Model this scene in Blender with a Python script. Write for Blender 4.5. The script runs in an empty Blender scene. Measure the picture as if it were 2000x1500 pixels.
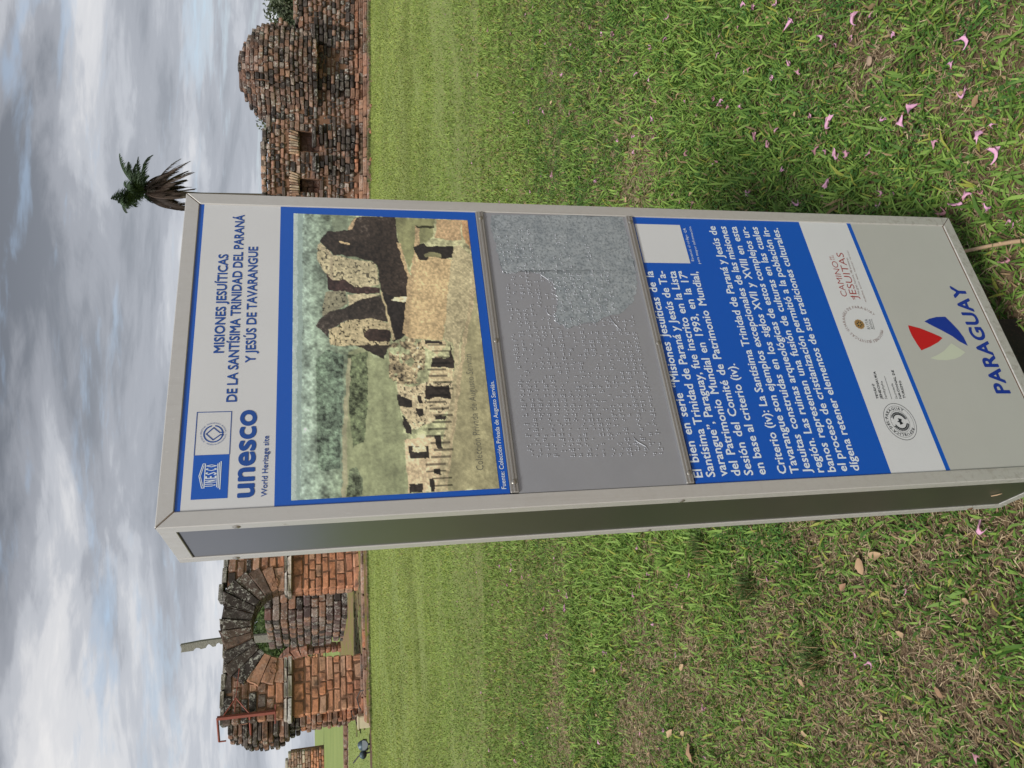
import bpy, bmesh, math, random
import numpy as np
from mathutils import Vector, Matrix

# ------------------------------------------------------------------ camera, sky, sun, exposure
scene = bpy.context.scene
C = scene.collection
CAM_H = 1.45
cam_d = bpy.data.cameras.new('camera'); cam = bpy.data.objects.new('camera', cam_d); C.objects.link(cam)
cam_d.sensor_width = 36.0; cam_d.sensor_fit = 'HORIZONTAL'; cam_d.lens = 26.747
cam_d.clip_start = 0.05; cam_d.clip_end = 3000
# the photographer held the phone pitched 14.8 degrees down and the picture is turned by a quarter
R_ = Vector((0.99996192, -0.00222593, -0.00843787)); U_ = Vector((0.00872654, 0.25506611, 0.96688424)); F_ = Vector((0, 0.96692105, -0.25507582))
M = Matrix(((-U_.x, R_.x, -F_.x, 0), (-U_.y, R_.y, -F_.y, 0), (-U_.z, R_.z, -F_.z, CAM_H), (0, 0, 0, 1)))
cam.matrix_world = M
scene.camera = cam

SUN_EL, SUN_AZ = math.radians(52), math.radians(205)     # high, hazy, behind the photographer's left shoulder
world = bpy.data.worlds.new('World'); scene.world = world; world.use_nodes = True
nt = world.node_tree; nt.nodes.clear()
N = nt.nodes.new; L = nt.links.new
def wm(op, a, b=None, c=None, clamp=False):
    n = N('ShaderNodeMath'); n.operation = op; n.use_clamp = clamp
    for i, v in enumerate((a, b, c)):
        if v is None: continue
        if isinstance(v, (int, float)): n.inputs[i].default_value = v
        else: L(v, n.inputs[i])
    return n.outputs[0]
out = N('ShaderNodeOutputWorld'); bg = N('ShaderNodeBackground'); L(bg.outputs[0], out.inputs[0])
sky = N('ShaderNodeTexSky'); sky.sky_type = 'NISHITA'; sky.sun_disc = False
sky.sun_elevation = SUN_EL; sky.sun_rotation = SUN_AZ; sky.altitude = 100; sky.air_density = 1.0; sky.dust_density = 1.5
tc = N('ShaderNodeTexCoord'); sep = N('ShaderNodeSeparateXYZ'); L(tc.outputs['Generated'], sep.inputs[0])
zc = wm('MAXIMUM', sep.outputs[2], 0.0); zd = wm('ADD', zc, 0.17)
cmb = N('ShaderNodeCombineXYZ'); L(wm('DIVIDE', sep.outputs[0], zd), cmb.inputs[0]); L(wm('DIVIDE', sep.outputs[1], zd), cmb.inputs[1])
def wnoise(scale, detail, rough, dist, sx=1, sy=1, off=0.0):
    mp = N('ShaderNodeMapping'); L(cmb.outputs[0], mp.inputs[0]); mp.inputs['Scale'].default_value = (sx, sy, 1); mp.inputs['Location'].default_value = (off, off*.7, off*.3)
    n = N('ShaderNodeTexNoise'); L(mp.outputs[0], n.inputs['Vector']); n.inputs['Scale'].default_value = scale
    n.inputs['Detail'].default_value = detail; n.inputs['Roughness'].default_value = rough; n.inputs['Distortion'].default_value = dist
    return n.outputs[0]
def wramp(v, stops):
    r = N('ShaderNodeValToRGB'); r.color_ramp.interpolation = 'EASE'; L(v, r.inputs[0])
    e = r.color_ramp.elements; e[0].position, e[0].color = stops[0][0], (*stops[0][1], 1); e[1].position, e[1].color = stops[-1][0], (*stops[-1][1], 1)
    for p, c in stops[1:-1]:
        q = e.new(p); q.color = (*c, 1)
    return r.outputs[0]
def wmix(f, a, b, mode='MIX'):
    n = N('ShaderNodeMix'); n.data_type = 'RGBA'; n.blend_type = mode
    if isinstance(f, (int, float)): n.inputs[0].default_value = f
    else: L(f, n.inputs[0])
    L(a, n.inputs[6]); L(b, n.inputs[7]); return n.outputs[2]
big = wnoise(0.62, 2, .45, .6, .8, 1.15, 14.2)
mid = wnoise(1.7, 6, .56, .5, .85, 1.35, 14.2)
fine = wnoise(5.5, 7, .62, .4, .7, 1.6, 1.3)
dens = wm('ADD', wm('ADD', wm('MULTIPLY', big, .56), wm('MULTIPLY', mid, .34)), wm('MULTIPLY', fine, .12))
cloud = wramp(dens, [(.42, (1.0, .98, .97)), (.47, (.82, .82, .84)), (.51, (.58, .60, .65)), (.55, (.37, .39, .44)), (.62, (.19, .21, .25))])
up = N('ShaderNodeVectorMath'); up.operation = 'SCALE'; L(cloud, up.inputs[0]); up.inputs['Scale'].default_value = 5.0; cloud = up.outputs[0]
hole = wramp(wm('ADD', wm('MULTIPLY', wnoise(1.3, 5, .6, .4, .7, 1.8, 12.4), .70), wm('MULTIPLY', wnoise(5.0, 5, .6, .3, .8, 1.6, 4.4), .30)), [(.33, (0, 0, 0)), (.38, (.45, .45, .45)), (.46, (1, 1, 1))])
gain = N('ShaderNodeVectorMath'); gain.operation = 'MULTIPLY_ADD'; L(sky.outputs[0], gain.inputs[0]); gain.inputs[1].default_value = (.45, .45, .45); gain.inputs[2].default_value = (1.2, 1.5, 1.8)
col = wmix(hole, gain.outputs[0], cloud)
# pale mist low over the horizon
low = wramp(zc, [(0.0, (1, 1, 1)), (.12, (.75, .75, .75)), (.38, (0, 0, 0))])
pale = N('ShaderNodeRGB'); pale.outputs[0].default_value = (3.6, 3.85, 4.25, 1)
col = wmix(wm('MULTIPLY', low, .50), col, pale.outputs[0])
L(col, bg.inputs[0]); bg.inputs[1].default_value = 0.072

sd = bpy.data.lights.new('sun', 'SUN'); sun = bpy.data.objects.new('sun', sd); C.objects.link(sun)
sd.energy = 1.5; sd.angle = math.radians(12); sd.color = (1.0, .96, .9)
sun.rotation_euler = (math.pi/2 - SUN_EL, 0, math.pi - SUN_AZ)
sun.location = (0, 0, 30)
vs = scene.view_settings; scene.display_settings.display_device = 'sRGB'
vs.view_transform = 'Standard'; vs.look = 'None'; vs.gamma = 1; vs.use_curve_mapping = False
vs.exposure = 1.28

# ------------------------------------------------------------------ helpers
rnd = random.Random(7)
def lin(r, g, b):
    f = lambda c: (c/12.92 if c <= .04045 else ((c+.055)/1.055)**2.4)
    return (f(r/255), f(g/255), f(b/255))
class Mat:
    def __init__(s, name):
        s.m = bpy.data.materials.new(name); s.m.use_nodes = True; s.nt = s.m.node_tree; s.nt.nodes.clear()
        s.out = s.n('ShaderNodeOutputMaterial'); s.p = s.n('ShaderNodeBsdfPrincipled'); s.l(s.p.outputs[0], s.out.inputs[0])
    def n(s, t): return s.nt.nodes.new(t)
    def l(s, a, b): s.nt.links.new(a, b)
    def set(s, key, v):
        i = s.p.inputs[key]
        if isinstance(v, (int, float)): i.default_value = v
        elif isinstance(v, tuple): i.default_value = (*v, 1) if len(v) == 3 else v
        else: s.l(v, i)
        return s
    def coord(s, kind='Object', scale=(1, 1, 1)):
        t = s.n('ShaderNodeTexCoord')
        if kind == 'World':
            g = s.n('ShaderNodeNewGeometry'); o = g.outputs['Position']
        else: o = t.outputs[kind]
        m = s.n('ShaderNodeMapping'); m.inputs['Scale'].default_value = scale; s.l(o, m.inputs[0]); return m.outputs[0]
    def noise(s, sc, det=4, rough=.55, dist=0, co=None):
        n = s.n('ShaderNodeTexNoise'); n.inputs['Scale'].default_value = sc; n.inputs['Detail'].default_value = det
        n.inputs['Roughness'].default_value = rough; n.inputs['Distortion'].default_value = dist
        if co is not None: s.l(co, n.inputs['Vector'])
        return n.outputs[0]
    def ramp(s, v, stops, interp='LINEAR'):
        r = s.n('ShaderNodeValToRGB'); r.color_ramp.interpolation = interp; s.l(v, r.inputs[0]); e = r.color_ramp.elements
        cc = lambda c: (c, c, c, 1) if isinstance(c, (int, float)) else (*c, 1)
        e[0].position, e[0].color = stops[0][0], cc(stops[0][1]); e[1].position, e[1].color = stops[-1][0], cc(stops[-1][1])
        for p, c in stops[1:-1]:
            q = e.new(p); q.color = cc(c)
        return r.outputs[0]
    def mix(s, f, a, b, mode='MIX'):
        n = s.n('ShaderNodeMix'); n.data_type = 'RGBA'; n.blend_type = mode
        for v, i in ((f, 0), (a, 6), (b, 7)):
            if isinstance(v, (int, float)): n.inputs[i].default_value = v if i == 0 else (v, v, v, 1)
            elif isinstance(v, tuple): n.inputs[i].default_value = (*v, 1)
            else: s.l(v, n.inputs[i])
        return n.outputs[2]
    def math(s, op, a, b=0.0):
        n = s.n('ShaderNodeMath'); n.operation = op
        for v, i in ((a, 0), (b, 1)):
            if isinstance(v, (int, float)): n.inputs[i].default_value = v
            else: s.l(v, n.inputs[i])
        return n.outputs[0]
    def bump(s, h, strength=.3, dist=.01):
        b = s.n('ShaderNodeBump'); b.inputs['Strength'].default_value = strength; b.inputs['Distance'].default_value = dist
        s.l(h, b.inputs['Height']); s.l(b.outputs[0], s.p.inputs['Normal']); return s

def link(o, parent=None):
    C.objects.link(o)
    if parent is not None: o.parent = parent
    return o
def meta(o, label=None, cat=None, group=None, kind=None):
    if label: o['label'] = label
    if cat: o['category'] = cat
    if group: o['group'] = group
    if kind: o['kind'] = kind
    return o
def thing(name, label, cat, loc=(0, 0, 0), rz=0.0, group=None):
    o = bpy.data.objects.new(name, None); o.empty_display_size = .2; C.objects.link(o)
    o.location = loc; o.rotation_euler = (0, 0, rz); return meta(o, label, cat, group)
def mesh_obj(name, verts, faces, mat, parent=None, smooth=False):
    me = bpy.data.meshes.new(name); me.from_pydata([tuple(v) for v in verts], [], faces); me.update()
    if mat: me.materials.append(mat)
    if smooth: me.polygons.foreach_set('use_smooth', [True]*len(me.polygons))
    return link(bpy.data.objects.new(name, me), parent)
def bm_obj(name, bm, mat, parent=None, smooth=False):
    me = bpy.data.meshes.new(name); bmesh.ops.recalc_face_normals(bm, faces=bm.faces); bm.to_mesh(me); bm.free()
    if mat: me.materials.append(mat)
    if smooth: me.polygons.foreach_set('use_smooth', [True]*len(me.polygons))
    return link(bpy.data.objects.new(name, me), parent)
def bm_box(bm, x0, x1, y0, y1, z0, z1, bev=0.0):
    vs_ = [bm.verts.new((x, y, z)) for x in (x0, x1) for y in (y0, y1) for z in (z0, z1)]
    fs = [bm.faces.new([vs_[i] for i in f]) for f in ((0, 1, 3, 2), (4, 6, 7, 5), (0, 4, 5, 1), (2, 3, 7, 6), (0, 2, 6, 4), (1, 5, 7, 3))]
    if bev:
        es = {e for f in fs for e in f.edges}; bmesh.ops.bevel(bm, geom=list(es), offset=bev, segments=1, affect='EDGES')
def bm_prism(bm, poly, y0, y1, bev=0.0, axis='y'):
    """polygon in (x,z) extruded along y (front y0)"""
    P = (lambda x, z, y: (x, y, z)) if axis == 'y' else (lambda x, z, y: (x, z, y))
    a = [bm.verts.new(P(x, z, y0)) for x, z in poly]; b = [bm.verts.new(P(x, z, y1)) for x, z in poly]
    fs = [bm.faces.new(a), bm.faces.new(b[::-1])]
    n = len(poly)
    for i in range(n): fs.append(bm.faces.new((a[i], b[i], b[(i+1) % n], a[(i+1) % n])))
    if bev:
        es = {e for f in fs for e in f.edges}; bmesh.ops.bevel(bm, geom=list(es), offset=bev, segments=1, affect='EDGES')
def bm_tube(bm, pts, rad, seg=8, cap=True):
    pts = [Vector(p) for p in pts]; rings = []
    rads = rad if isinstance(rad, (list, tuple)) else [rad]*len(pts)
    for i, p in enumerate(pts):
        t = (pts[min(i+1, len(pts)-1)] - pts[max(i-1, 0)]).normalized()
        a = t.cross(Vector((0, 0, 1)) if abs(t.z) < .9 else Vector((1, 0, 0))).normalized(); b = t.cross(a)
        rings.append([bm.verts.new(p + (a*math.cos(2*math.pi*k/seg) + b*math.sin(2*math.pi*k/seg))*rads[i]) for k in range(seg)])
    for r0, r1 in zip(rings, rings[1:]):
        for k in range(seg): bm.faces.new((r0[k], r0[(k+1) % seg], r1[(k+1) % seg], r1[k]))
    if cap: bm.faces.new(rings[0][::-1]); bm.faces.new(rings[-1])

# ------------------------------------------------------------------ materials of the sign
def print_mat(name, colr, rough=.32, grime=.10):
    m = Mat(name); co = m.coord('Object')
    g = m.noise(9, 5, .6, 0, co); f = m.noise(160, 3, .6, 0, co)
    c = m.mix(m.ramp(g, [(.35, 0.0), (.75, grime)]), colr, tuple(v*.55 + .03 for v in colr))
    c = m.mix(m.ramp(f, [(.2, grime*.5), (.45, 0.0)]), c, tuple(v*.7 for v in colr))
    m.set('Base Color', c).set('Roughness', rough); m.set('Coat Weight', .25); m.set('Coat Roughness', .22)
    m.bump(m.noise(420, 2, .5, 0, co), .04, .0005)
    return m.m
WHITE = print_mat('printed white film', (.62, .635, .64), .38)
LOWSHADED = print_mat('white film with painted shade', (.44, .445, .41), .4)  # white film; dimmer light low on the sign is put into its colour
BLUE = print_mat('printed blue', (.002, .088, .46), .36, .05)
INK = print_mat('dark blue lettering', (.003, .062, .30), .4, .03)
TXT = print_mat('white lettering', (.68, .76, .82), .4, .03)
BLACK = print_mat('black lettering', (.018, .022, .03), .45, .03)
REDINK = print_mat('dark red lettering', (.33, .055, .05), .45, .05)
BROWNINK = print_mat('brown lettering', (.19, .09, .075), .45, .05)
REDP = print_mat('printed red', (.48, .008, .014), .38, .04)
NAVYP = print_mat('printed deep blue', (.004, .03, .27), .38, .04)
CREAMP = print_mat('printed cream', (.52, .56, .44), .4, .04)
GOLDP = print_mat('printed gold', (.36, .22, .07), .4, .1)

m = Mat('painted aluminium frame'); co = m.coord('Object', (1, 1, .12)); co2 = m.coord('Object')
st = m.noise(60, 4, .6, 0, co); sp = m.noise(38, 5, .65, 0, co2)
c = m.mix(m.ramp(st, [(.3, 0.0), (.8, .22)]), (.56, .55, .52), (.44, .43, .40))
c = m.mix(m.ramp(sp, [(.66, 0.0), (.80, .55)]), c, (.25, .19, .13))
g_ = m.n('ShaderNodeTexCoord'); sz_ = m.n('ShaderNodeSeparateXYZ'); m.l(g_.outputs['Object'], sz_.inputs[0])
foot = m.ramp(sz_.outputs[2], [(.02, .34), (.30, .08), (.9, .03)]); spl = m.ramp(m.noise(75, 5, .7, .4, co2), [(.50, 0.0), (.62, 1.0)])
c = m.mix(m.math('MULTIPLY', spl, foot), c, (.17, .13, .085)); run = m.ramp(m.noise(90, 3, .5, 0, m.coord('Object', (1, 1, .03))), [(.58, 0.0), (.74, .14)]); c = m.mix(run, c, (.27, .24, .19))
scr = m.ramp(m.noise(300, 2, .5, 1.5, m.coord('Object', (1, 1, .2))), [(.70, 0.0), (.74, .6)]); c = m.mix(scr, c, (.66, .65, .62))
m.set('Base Color', c).set('Roughness', m.math('ADD', m.math('MULTIPLY', sp, .3), .25)).set('Metallic', .35); m.bump(st, .05, .001); FRAME = m.m
m = Mat('rust stained joint'); m.set('Base Color', m.mix(m.noise(200, 3, .6, 0, m.coord()), (.035, .016, .01), (.20, .11, .05))).set('Roughness', .8); RUST = m.m
m = Mat('dark rubber gap'); m.set('Base Color', (.012, .012, .012)).set('Roughness', .8); GAP = m.m
m = Mat('brushed metal side panel'); co = m.coord('Object', (1, 8, .4))
st = m.noise(30, 4, .6, 0, co)
m.set('Base Color', m.mix(st, (.15, .155, .175), (.205, .205, .225))).set('Metallic', .92).set('Roughness', m.math('ADD', m.math('MULTIPLY', st, .12), .25)); m.bump(m.noise(5, 2, .5, 0, m.coord()), .08, .004); SIDE = m.m
m = Mat('embossed metal plate film'); co = m.coord()
m.set('Base Color', m.mix(m.noise(14, 5, .6, 0, co), (.345, .36, .395), (.42, .435, .465))).set('Roughness', .42).set('Metallic', .45); m.bump(m.noise(9, 4, .5, 0, co), .12, .004); PLATE = m.m
m = Mat('bare mottled metal'); co = m.coord()
nn = m.noise(45, 7, .75, .3, co); n2 = m.noise(240, 3, .7, 0, co)
c = m.mix(m.ramp(nn, [(.35, 0.0), (.65, 1.0)]), (.30, .345, .375), (.50, .55, .575)); c = m.mix(m.ramp(n2, [(.35, .6), (.55, 0.0)]), c, (.12, .14, .155))
m.set('Base Color', c).set('Roughness', .5).set('Metallic', .35); m.bump(nn, .15, .002); PATCHM = m.m
m = Mat('steel strip'); co = m.coord('Object', (.3, 1, 1))
m.set('Base Color', m.mix(m.noise(70, 4, .6, 0, co), (.34, .335, .32), (.44, .43, .41))).set('Roughness', .34).set('Metallic', .6); STRIP = m.m
m = Mat('screw metal'); m.set('Base Color', (.42, .40, .36)).set('Roughness', .35).set('Metallic', .8); SCREW = m.m
m = Mat('black pedestal'); co = m.coord()
m.set('Base Color', m.mix(m.ramp(m.noise(160, 4, .7, 0, co), [(.5, 0.0), (.72, 1.0)]), (.010, .008, .007), (.05, .03, .018))).set('Roughness', .7); PED = m.m

# ------------------------------------------------------------------ the sign
SW, SH, SDp, FW, ST = .5788, 1.5, .1735, .0223, .0214
sign = thing('information_sign', 'tall grey framed information sign with blue panels about the Jesuit missions standing in the grass', 'sign')
ax, ay, az = Vector((.8853188, .4649434, -.00618517)), Vector((-.46483094, .88460618, -.03747139)), Vector((-.01195063, .03604918, .99927856))
sign.matrix_world = Matrix(((ax.x, ay.x, az.x, -.17007), (ax.y, ay.y, az.y, 1.04343), (ax.z, ay.z, az.z, .15405), (0, 0, 0, 1)))
sign_mw = sign.matrix_world.copy()
def V(a, b, d=0.0): return (a, d, SH-b)
def quad(name, mat, parent, a0, a1, b0, b1, d):
    return mesh_obj(name, [V(a0, b1, d), V(a1, b1, d), V(a1, b0, d), V(a0, b0, d)], [(0, 1, 2, 3)], mat, parent)
def poly(name, mat, parent, pts, d, th=0.0):
    bm = bmesh.new(); vv = [bm.verts.new(V(a, b, d)) for a, b in pts]; f = bm.faces.new(vv)
    bmesh.ops.triangulate(bm, faces=[f])
    for f in bm.faces:
        f.normal_update()
        if f.normal.y > 0: f.normal_flip()
    me = bpy.data.meshes.new(name); bm.to_mesh(me); bm.free(); me.materials.append(mat)
    return link(bpy.data.objects.new(name, me), parent)
# rails, mitred, front and rear
g = .0004
def rails(y0, y1):
    W, H, w = SW, SH, FW
    for pts in ([(0, g), (w, w+g), (w, H-w-g), (0, H-g)], [(W, g), (W-w, w+g), (W-w, H-w-g), (W, H-g)],
                [(g, 0), (W-g, 0), (W-w-g, w), (w+g, w)], [(g, H), (W-g, H), (W-w-g, H-w), (w+g, H-w)]):
        bm = bmesh.new(); bm_prism(bm, [(a, H-b) for a, b in pts], y0, y1, .0012); bm_obj('frame_rail', bm, FRAME, sign)
rails(0, ST); rails(SDp-ST, SDp)
bm = bmesh.new(); bm_box(bm, .002, SW-.002, .0045, SDp-.0045, .002, SH-.002); bm_obj('box_core', bm, GAP, sign)
for b in (0, 1):    # rust in the mitred joints
    for a in (0, 1):
        x0, z0 = (0.0004 if a == 0 else SW-.0004), (SH-.0004 if b == 0 else .0004); dx = FW*(1 if a == 0 else -1); dz = FW*(-1 if b == 0 else 1)
        bm = bmesh.new(); e = .0007
        bm_prism(bm, [(x0-e*np.sign(dx)*0+0, z0), (x0+dx, z0+dz+e), (x0+dx, z0+dz-e), (x0, z0-e*0-.0003*np.sign(-dz))], .0006, .004); bm_obj('joint_stain', bm, RUST, sign)
# rust line along the bottom of the lower film
quad('joint_stain', RUST, sign, FW, SW-FW, SH-FW-.0022, SH-FW+.0006, .0021)
# side panels, top and bottom plates
for s_, x in ((0, .0022), (1, SW-.0022)):
    for z0, z1 in ((SH-.0233, SH-.0006), (.0006, .0233)):
        bm = bmesh.new(); xx = (.0006, .006) if s_ == 0 else (SW-.006, SW-.0006); bm_box(bm, *xx, ST+.0006, SDp-ST-.0006, z0, z1, .0008); bm_obj('frame_rail', bm, FRAME, sign)
    bm = bmesh.new(); xx = (.0016, .004) if s_ == 0 else (SW-.004, SW-.0016); bm_box(bm, *xx, ST+.001, SDp-ST-.001, .0258, SH-.0258, .0004); bm_obj('side_panel', bm, SIDE, sign)
bm = bmesh.new(); bm_box(bm, .006, SW-.006, ST+.0006, SDp-ST-.0006, SH-.004, SH-.0004, .0005); bm_obj('top_plate', bm, FRAME, sign)
bm = bmesh.new(); bm_box(bm, .006, SW-.006, ST+.0006, SDp-ST-.0006, .0004, .004, .0005); bm_obj('bottom_plate', bm, FRAME, sign)
bm = bmesh.new(); bm_box(bm, FW, SW-FW, SDp-.006, SDp-.003, FW, SH-FW); bm_obj('rear_panel', bm, SIDE, sign)
def screw(parent, loc, r=.0048, normal='-y'):
    bm = bmesh.new(); bmesh.ops.create_uvsphere(bm, u_segments=14, v_segments=7, radius=r)
    bmesh.ops.delete(bm, geom=[v for v in bm.verts if v.co.z < -1e-5], context='VERTS')
    for v in bm.verts: v.co.z *= .45
    bm_torus = [(math.cos(t)*r*.42, math.sin(t)*r*.42) for t in np.linspace(0, 2*math.pi, 7)[:-1]]
    hv = [bm.verts.new((x, y, r*.44)) for x, y in bm_torus]; bm.faces.new(hv)
    rot = Matrix.Rotation(math.pi/2, 4, 'X') if normal == '-y' else Matrix.Rotation(-math.pi/2, 4, 'Y')
    bm.transform(Matrix.Translation(loc) @ rot); return bm_obj('screw', bm, SCREW, parent, True)
for d_, b_ in ((.0118, .1018), (.1650, .083), (.0118, .7603), (.1650, .7603), (.0118, 1.425), (.1650, 1.4226)):
    s_ = screw(sign, (.0004, d_, SH-b_), .0058, '-x')
    if d_ > .1 and b_ > 1.4: s_.data.materials.clear(); s_.data.materials.append(RUST); s_['label'] = 'rusty screw low on the rear edge'
# pedestal under the box
bm = bmesh.new(); bm_box(bm, .20, .375, .075, .15, -.20, .001, .002); bm_obj('pedestal', bm, PED, sign)

D0 = .0024
header = quad('header_panel', WHITE, sign, FW, SW-FW, .0298, .1517, D0)
quad('colour_band', BLUE, header, FW, SW-FW, FW, .0298, D0)
upper = quad('blue_panel', BLUE, sign, FW, SW-FW, .1517, .4870, D0)
textp = quad('blue_panel', BLUE, sign, FW, SW-FW, .7860, 1.1405, D0)
logop = quad('logo_panel', WHITE, sign, FW, SW-FW, 1.1405, 1.2485, D0)
quad('colour_band', BLUE, logop, FW, SW-FW, 1.2485, 1.2572, D0)
lower = quad('lower_panel', LOWSHADED, sign, FW, SW-FW, 1.2572, SH-FW, D0)
plate = quad('braille_plate', PLATE, sign, FW+.0005, SW-FW-.0005, .500, .7735, .0016)

# ---- lettering (cut from sheets, a third of a millimetre proud)
CAP = .682
_fc = bpy.data.curves.new('glyphs', 'FONT'); _fo = bpy.data.objects.new('glyphs', _fc); _fc.resolution_u = 3; _fc.fill_mode = 'BOTH'
def glyphs(s, bold=0.0, wsp=1.0, csp=1.0, res=3, shear=0.0):
    _fc.body = s; _fc.offset = bold; _fc.space_word = wsp; _fc.space_character = csp; _fc.resolution_u = res; _fc.shear = shear
    me = bpy.data.meshes.new_from_object(_fo)
    n = len(me.vertices); co = np.empty(n*3); me.vertices.foreach_get('co', co); co = co.reshape(-1, 3)
    fs = [tuple(p.vertices) for p in me.polygons]; bpy.data.meshes.remove(me); return co, fs
def sheet(name, mat, parent, V2, faces, d):
    """V2: (a,b) positions"""
    vs3 = np.column_stack([V2[:, 0], np.zeros(len(V2))+d, SH - V2[:, 1]])
    me = bpy.data.meshes.new(name); me.from_pydata(vs3.tolist(), [], faces); me.materials.append(mat)
    me.update()
    if len(me.polygons) and sum(p.normal.y for p in me.polygons) > 0: me.flip_normals()
    return link(bpy.data.objects.new(name, me), parent)
def text(s, a0, b0, a1, b1, h, mat, parent, heavy=.0, d=D0-.0004, ratio=None, name='lettering', res=3, csp=1.0, shear=0.0):
    bold = min(heavy, 0); heavy = max(heavy, 0); co, fs = glyphs(s, bold, 1.0, csp, res, shear); k = h/CAP; width = math.hypot(a1-a0, b1-b0)
    w1 = co[:, 0].max() - co[:, 0].min(); sx = width/w1
    if ratio and s.count(' ') and sx > ratio*k*1.01:           # justified line: open the word gaps, not the letters
        c2, _ = glyphs(s, bold, 2.0, csp, res); per = (c2[:, 0].max()-c2[:, 0].min()) - w1
        ws = 1 + (width/(ratio*k) - w1)/max(per, 1e-6); co, fs = glyphs(s, bold, ws, csp, res, shear); w1 = co[:, 0].max()-co[:, 0].min(); sx = width/w1
    x = (co[:, 0]-co[:, 0].min())*sx; y = co[:, 1]*k; t = math.atan2(b1-b0, a1-a0)
    if heavy:                                                   # heavier strokes: the sheet doubled with a small shift
        e = heavy*k; n_ = len(x); sh = [(-e, 0), (e, 0), (0, -e), (0, e), (-.7*e, .7*e), (.7*e, -.7*e), (.7*e, .7*e), (-.7*e, -.7*e)]
        x = x*(1-2*e/width)+e
        X_ = np.concatenate([x+a for a, b in sh]); Y_ = np.concatenate([y+b for a, b in sh]); D_ = np.repeat(d-np.arange(len(sh))*.00003, n_)
        F_2 = [tuple(i+n_*q for i in f) for q in range(len(sh)) for f in fs]
        return sheet(name, mat, parent, np.column_stack([a0 + X_*math.cos(t) + Y_*math.sin(t), b0 + X_*math.sin(t) - Y_*math.cos(t)]), F_2, D_)
    return sheet(name, mat, parent, np.column_stack([a0 + x*math.cos(t) + y*math.sin(t), b0 + x*math.sin(t) - y*math.cos(t)]), fs, d)
def arc_text(s, ca, cb, r, t0, t1, h, mat, parent, bold=0.0, outward=True, d=D0-.0004):
    """characters set round a circle from angle t0 to t1 (degrees, clockwise from the top)"""
    adv = []
    for ch in s: adv.append(.30 if ch == ' ' else (glyphs(ch, 0)[0][:, 0].max() + .09 if ch != ' ' else .3))
    tot = sum(adv); VV, FF = [], []; acc = 0; nb = 0; k = h/CAP
    for ch, w in zip(s, adv):
        mid_ = (acc + w/2)/tot; acc += w
        if ch == ' ': continue
        th = math.radians(t0 + (t1-t0)*mid_); co, fs = glyphs(ch, bold, res=1)
        sx = abs(math.radians(t1-t0))*r/tot
        x = (co[:, 0]-w/2)*sx; y = co[:, 1]*k
        if not outward: x, y = x, y
        ra = np.array([math.sin(th), -math.cos(th)]); ta = np.array([math.cos(th), math.sin(th)])
        sg = 1 if t1 > t0 else -1
        P = np.array([ca, cb]) + ra*r + np.outer(x, ta*sg) + np.outer(y, ra*sg)
        VV.append(P); FF += [tuple(i+nb for i in f) for f in fs]; nb += len(co)
    return sheet('lettering', mat, parent, np.vstack(VV), FF, d)
def ring(ca, cb, r0, r1, mat, parent, a_from=0, a_to=360, d=D0-.0004, n=48, name='emblem', sy=1.0):
    VV, FF = [], []
    for i in range(n+1):
        t = math.radians(a_from + (a_to-a_from)*i/n)
        for r in (r0, r1): VV.append((ca + r*math.sin(t), cb - r*math.cos(t)*sy))
    for i in range(n): FF.append((2*i, 2*i+1, 2*i+3, 2*i+2))
    return sheet(name, mat, parent, np.array(VV), FF, d)
def stroke(pts, w, mat, parent, closed=False, d=D0-.0005, name='emblem'):
    VV, FF = [], []; n = len(pts)
    for i in range(n if closed else n-1):
        p, q = np.array(pts[i]), np.array(pts[(i+1) % n]); t = (q-p)/np.linalg.norm(q-p); nn_ = np.array([-t[1], t[0]])*w/2; e = t*w*.4
        k = len(VV); VV += [p-e+nn_, q+e+nn_, q+e-nn_, p-e-nn_]; FF.append((k, k+1, k+2, k+3))
    return sheet(name, mat, parent, np.array(VV), FF, d)

text('MISIONES JESUÍTICAS', .2698, .0734, .4543, .0715, .0140, INK, header, .022)
text('DE LA SANTÍSIMA TRINIDAD DEL PARANÁ', .1867, .0954, .5363, .0937, .0140, INK, header, .022)
text('Y JESÚS DE TAVARANGUE', .2524, .1195, .4707, .1168, .0140, INK, header, .022)
text('unesco', .0379, .1236, .1728, .1232, .0306, INK, header, .030, res=6)
text('World Heritage site', .0380, .1414, .1303, .1421, .0076, INK, header, .006)
# logo box
quad('emblem_field', BLUE, header, .0386, .1040, .0420, .0896, D0-.0003)
stroke([(.1040, .0424), (.1710, .0424), (.1710, .0894), (.1040, .0894)], .0011, INK, header, d=D0-.0004)
TM = lambda pts, w: stroke(pts, w, TXT, header, d=D0-.0007)
TM([(.0548, .0570), (.0548, .0552), (.0726, .0508), (.0904, .0552), (.0904, .0570)], .0011); TM([(.0575, .0565), (.0726, .0527), (.0878, .0565)], .0009)
TM([(.0548, .0583), (.0904, .0583)], .0012); TM([(.0556, .0748), (.0896, .0748)], .0012); TM([(.0540, .0768), (.0912, .0768)], .0012); TM([(.0522, .0790), (.0930, .0790)], .0013)
for k_, ch in enumerate('UNESCO'):
    a_ = .0566 + k_*.0057; text(ch, a_, .0736, a_+.0040, .0736, .0142, TXT, header, .012, d=D0-.0007, res=1)
ring(.1363, .0661, .0118, .0136, INK, header, -262, 78, name='emblem')
stroke([(.1363+.0125*math.sin(math.radians(192)), .0661-.0136*math.cos(math.radians(192))), (.1345, .0757), (.1268, .0661), (.1363, .0566), (.1459, .0661), (.1381, .0745), (.1381, .0795)], .0015, INK, header)
stroke([(.1345, .0757), (.1345, .0795)], .0015, INK, header)
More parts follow.
